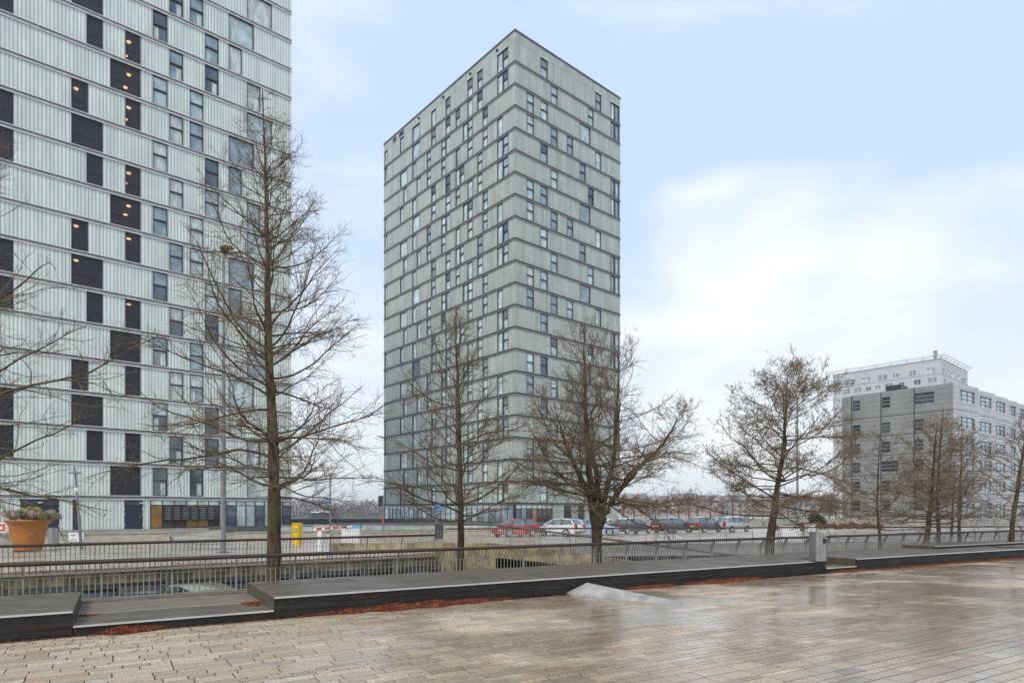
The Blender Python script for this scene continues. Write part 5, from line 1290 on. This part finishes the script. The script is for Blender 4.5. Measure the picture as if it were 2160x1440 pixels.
b = MB(); b.lathe([(0, 0), (.27, 0), (.27, .02), (0, .02)], 'blue', 20); o = b.build('sign_disc', r); o.rotation_euler = (R(90), 0, 0); o.location = (.22, -.06, z)
b = MB(); b.box(.06, .38, -.085, -.0825, z - .03, z + .03, 'white'); b.box(.19, .25, -.0855, -.0835, z - .03, z + .13, 'white'); b.build('symbol', r)
b = MB(); b.box(-.1, .5, -.35, -.15, .1, 1.28, 'dark'); b.build('control_box', r)
# bollard near tower corner
r = thing('intercom_post', (AT(1283, 62), 62, 0), 'grey entry post with slanted head right of the forked tree', 'post'); b = MB(); b.box(-.16, .16, -.15, .15, 0, 1.15, 'concg'); b.build('body', r)
b = MB(); b.add([(-.2, -.2, 1.15), (.3, -.2, 1.15), (.3, .2, 1.15), (-.2, .2, 1.15), (-.2, -.2, 1.42), (.3, -.2, 1.32), (.3, .2, 1.32), (-.2, .2, 1.42)], [(0, 3, 2, 1), (4, 5, 6, 7), (0, 1, 5, 4), (1, 2, 6, 5), (2, 3, 7, 6), (3, 0, 4, 7)], 'white'); b.box(.1, .25, -.22, -.2, 1.16, 1.28, 'black'); b.build('head', r)
# planters and bush across the street on the right
for (u, Y, w, lab) in ((1722, 66, 2.4, 'evergreen round bush in a red brown bed left of the grey office'),):
    r = thing('bush', (AT(u, Y), Y, 0), lab, 'bush'); clumps('foliage', [(rl.uniform(-.5, .6), rl.uniform(-.4, .4), rl.uniform(.7, 1.5)) for _ in range(16)], [(.45, .4, .4)] * 16, 260, .12, 'leafg', 9, r)
    b = MB()
    for k in range(5): b.tube([(rl.uniform(-.1, .1), 0, 0), (rl.uniform(-.4, .4), rl.uniform(-.3, .3), 1.0)], .02, 'barkd', 5)
    b.build('stems', r)
r = thing('hedge', (AT(1750, 64), 64, 0), 'low copper coloured hedge beside the evergreen bush', 'hedge'); clumps('foliage', [(x, rl.uniform(-.2, .2), .45 + rl.uniform(0, .25)) for x in np.arange(-3.4, 5.5, .32)], [(.35, .35, .3)] * 40, 200, .1, 'brownh', 10, r)
r = thing('hedge', (AT(1655, 60), 60, 0), 'short brown hedge left of the evergreen bush', 'hedge'); clumps('foliage', [(x, rl.uniform(-.2, .2), .4 + rl.uniform(0, .2)) for x in np.arange(-1.2, 2.0, .3)], [(.3, .3, .28)] * 20, 160, .1, 'brownh', 12, r)
for (u, v, w, h, lab) in ((1666, 1140, 1.25, 1.0, 'white street cabinet right of the leaning tree trunk'), (1709, 1136, .6, 1.05, 'white street cabinet with pointed cap behind the steel bin')):
    p = GP(u, v); r = thing('street_cabinet', (p.x, p.y, 0), lab, 'cabinet'); b = MB(); b.box(-w / 2, w / 2, -.25, .25, 0, h, 'white'); b.build('body', r); b = MB(); b.prism([(-w / 2 - .04, -.29), (w / 2 + .04, -.29), (w / 2 + .04, .29), (-w / 2 - .04, .29)], h, h + .07, 'alu'); b.build('cap', r)
# yellow hydrant seen through the railing on the right
p = Cv(s_of_u(1923, 5.2), 5.2, 0); r = thing('fire_hydrant', (p.x, p.y, -1.2), 'small yellow hydrant head behind the railing at the right', 'hydrant'); b = MB(); b.lathe([(.1, 0), (.1, 1.25), (.2, 1.3), (.2, 1.45), (.1, 1.58), (0, 1.6)], 'yellow', 14); b.build('body', r, True); b = MB(); b.box(-.3, .3, -.05, .05, 1.34, 1.42, 'yellow'); b.build('nozzle', r)

# ------------------------------------------------------------------ cars
def car(label, loc, heading, paint, kind='hatch', plate='platey', group=None, name='parked_car'):
    r = thing(name, loc, label, 'car', heading, group)
    if kind == 'sedan': L, Hc, hood, win = 4.6, 1.40, (.93, .82), (1.05, .35, -1.05, -1.65); tr = .98
    elif kind == 'estate': L, Hc, hood, win = 4.3, 1.46, (.95, .8), (1.05, .3, -1.75, -2.05); tr = .98
    else: L, Hc, hood, win = 4.0, 1.50, (.98, .82), (1.15, .35, -1.45, -1.85); tr = 1.0
    h = L / 2; Wd = .87
    # body stations: x, z low, z belt, half width at belt
    st = [(h, .34, .52, .62), (h - .06, .24, .62, .74), (h - .35, .20, hood[1] - .08, .82), (h - .9, .19, hood[1], .85), (win[0], .19, hood[0], .87), (0, .19, .95, .87), (win[2], .19, tr, .86), (-h + .5, .20, tr, .85), (-h + .12, .25, tr - .03, .80), (-h, .36, tr - .12 if kind == 'sedan' else .8, .72)]
    vs = []; fs = []
    for (x, zl, zb, w) in st:
        zm = zl + (zb - zl) * .55
        vs += [(x, -w * .9, zl), (x, -w, zm), (x, -w * .97, zb - .05), (x, -w * .88, zb), (x, w * .88, zb), (x, w * .97, zb - .05), (x, w, zm), (x, w * .9, zl)]
    for i in range(len(st) - 1):
        for k in range(8): fs.append((8 * i + k, 8 * i + (k + 1) % 8, 8 * (i + 1) + (k + 1) % 8, 8 * (i + 1) + k))
    fs += [tuple(range(8))[::-1], tuple(range(8 * (len(st) - 1), 8 * len(st)))]
    b = MB(); b.add(vs, fs, paint)
    # roof shell and pillars
    xa, xb, xc, xd = win; rz = Hc; rw = .58; bw = .80
    rf = [(xb + .05, rw, rz - .07), ((xb + xc) / 2, rw + .03, rz), (xc, rw, rz - .06)]
    vs = []
    for (x, w, z) in rf: vs += [(x, -w, z - .05), (x, -w * .9, z), (x, w * .9, z), (x, w, z - .05)]
    b.add(vs, [(4 * i + k, 4 * i + k + 1, 4 * i + k + 5, 4 * i + k + 4) for i in range(2) for k in range(3)] + [(0, 4, 7, 3), (4, 8, 11, 7), (0, 3, 2, 1), (8, 9, 10, 11)], paint)
    for sy in (-1, 1):
        y0, y1 = sy * (bw - .0), sy * (rw + .0)
        b.tube([(xa, y0, hood[0] - .03), (xb + .05, y1, rz - .1)], .035, paint, 6)
        b.tube([(xd, y0 * .96, tr - .04), (xc, y1, rz - .09)], .06 if kind != 'sedan' else .05, paint, 6)
        xm = (xb + xc) / 2 - .05; b.tube([(xm - .05, y0 * 1.02, .93), (xm, y1 * 1.02, rz - .08)], .03, 'black', 6)
        b.box(xa - .3, xa - .12, sy * .86 - .09 * (sy < 0), sy * .86 + .09 * (sy > 0), .92, 1.05, paint)
    body = b.build('body', r, True)
    b = MB(); e = .01
    g = [(xa - .02, bw - .02, hood[0] - .02), (xb + .03, rw - .01, rz - .09), (xc, rw - .01, rz - .09), (xd + .03, bw - .04, tr - .02)]
    vs = [];
    for (x, w, z) in g: vs += [(x, -w, z), (x, w, z)]
    b.add(vs + [(0, -bw + .0, .93), (0, bw - .0, .93)], [(0, 2, 3, 1), (2, 4, 5, 3), (4, 6, 7, 5), (0, 8, 2), (8, 4, 2), (8, 6, 4), (1, 3, 9), (3, 5, 9), (5, 7, 9)], 'carglass')
    b.build('windows', r)
    for sx in (h - .82, -h + .82):
        for sy in (-1, 1):
            b = MB(); b.lathe([(0, -.10), (.20, -.10), (.29, -.10), (.315, -.07), (.315, .07), (.29, .10), (.2, .09), (0, .085)], 'tyre', 22); w_ = b.build('wheel', r, True)
            w_.rotation_euler = (R(90), 0, 0); w_.location = (sx, sy * .80, .315)
            b = MB(); zz = -sy * .1
            b.lathe([(.19, 0), (.21, .012 * -sy)], 'rim', 22, (0, 0, zz))
            b.lathe([(0, .014 * -sy), (.05, .014 * -sy)], 'rim', 10, (0, 0, zz))
            for q in range(5):
                a_ = q * 1.2566; b.seg((0, 0, zz - sy * .006), (.2 * math.cos(a_), .2 * math.sin(a_), zz - sy * .006), .05, .02, 'rim')
            b.build('rim', w_)
            b = MB(); N_ = 14; vs = [(sx, sy * .874, .3)]
            for q in range(N_ + 1): a_ = math.pi * q / N_; vs.append((sx + .38 * math.cos(a_), sy * (.874 - (.03 if abs(math.cos(a_)) < .3 else 0)), .28 + .38 * math.sin(a_)))
            b.add(vs, [(0, q + 1, q + 2) for q in range(N_)], 'black'); b.build('wheel_arch', r)
    for sy in (-1, 1):
        b = MB(); zt = tr - .32 if kind == 'sedan' else tr - .42; hh = .17 if kind == 'sedan' else .42
        b.box(-h - .012, -h + .22, sy * .60 - .16, sy * .60 + .16, zt, zt + hh, 'taill'); b.build('tail_light', r)
        b = MB(); b.box(h - .30, h + .0, sy * .58 - .15, sy * .58 + .15, .56, .70, 'headl'); b.build('headlight', r)
    b = MB(); b.box(-h - .02, -h - .004, -.26, .26, .56 if kind != 'estate' else .62, .67 if kind != 'estate' else .73, plate); b.build('number_plate', r)
    b = MB(); b.box(h - .02, h + .01, -.26, .26, .36, .46, plate); b.build('number_plate', r)
    b = MB(); b.box(-h - .03, -h + .1, -.74, .74, .34, .47, 'black'); b.box(h - .1, h + .02, -.5, .5, .40, .50, 'black'); b.build('bumper', r)
    return r
G_ = 'cars parked along the street'
def cp(u, v, z=0): p = GP(u, v, z); return (p.x, p.y, 0)
car('red hatchback facing left, leftmost of the parked cars', cp(1086, 1131), A1 + math.pi - .08, 'p_red', 'hatch', group=G_)
car('white hatchback seen from behind, between the red and the pale blue car', cp(1182, 1130), A1 + R(100), 'p_white', 'hatch', group=G_)
car('pale blue saloon partly hidden by the forked tree trunk', cp(1250, 1128), A1 - R(50), 'p_blue', 'sedan', group=G_)
car('black saloon with white number plate just right of the forked tree', cp(1332, 1124.5), A1 - R(4), 'p_black', 'sedan', 'platew', group=G_)
car('dark grey estate with yellow plate, second dark car from the forked tree', cp(1418, 1123), A1 - R(6), 'p_dark', 'estate', group=G_)
car('dark grey hatchback, third dark car from the forked tree', cp(1486, 1122), A1 - R(3), 'p_dark', 'hatch', group=G_)
car('silver hatchback, rightmost of the parked cars, left of the leaning tree', cp(1545, 1121), A1 - R(8), 'p_silver', 'hatch', group=G_)
gp1 = car('cream van in the sunken road right of the dark car', (0, 0, 0), 0, 'p_cream', 'estate', name='parked_car')
def gar(u, dpt): 
    k = (u - 1080) / F; q = RL0 + nn * dpt; s_ = (k * q.y - q.x) / (rd.x - k * rd.y); p = q + rd * s_; return (p.x, p.y, -2.19)
gp1.location = gar(445, -2.6); gp1.rotation_euler.z = math.atan2(nn.y, nn.x) + math.pi + .15; gp1.scale = (1.12, 1.1, 1.28)
gp2 = car('dark car with cream trim in the sunken road below the lamp post', gar(300, -2.4), math.atan2(nn.y, nn.x) + math.pi - .1, 'p_dark', 'estate'); gp2.scale = (1.1, 1.1, 1.28)
gp3 = car('dark car in the sunken road under the far railing, right of the cream one', gar(810, -2.4), math.atan2(nn.y, nn.x), 'p_black', 'hatch'); gp3.scale = (1.1, 1.1, 1.2)

# ------------------------------------------------------------------ haze
hm = bpy.data.materials.new('haze_air'); hm.use_nodes = True; t = hm.node_tree; t.nodes.clear()
pv = N(t, 'ShaderNodeVolumePrincipled'); pv.inputs['Density'].default_value = .00028; pv.inputs['Color'].default_value = (.94, .95, .97, 1); pv.inputs['Anisotropy'].default_value = .2
t.links.new(pv.outputs[0], N(t, 'ShaderNodeOutputMaterial').inputs['Volume']); M['haze'] = hm
b = MB(); b.box(-2600, 1000, -70, 3050, -7.2, 72, 'haze'); o = b.build('haze'); o['kind'] = 'stuff'; o['label'] = 'thin pale haze over the whole waterfront'; o['category'] = 'haze'
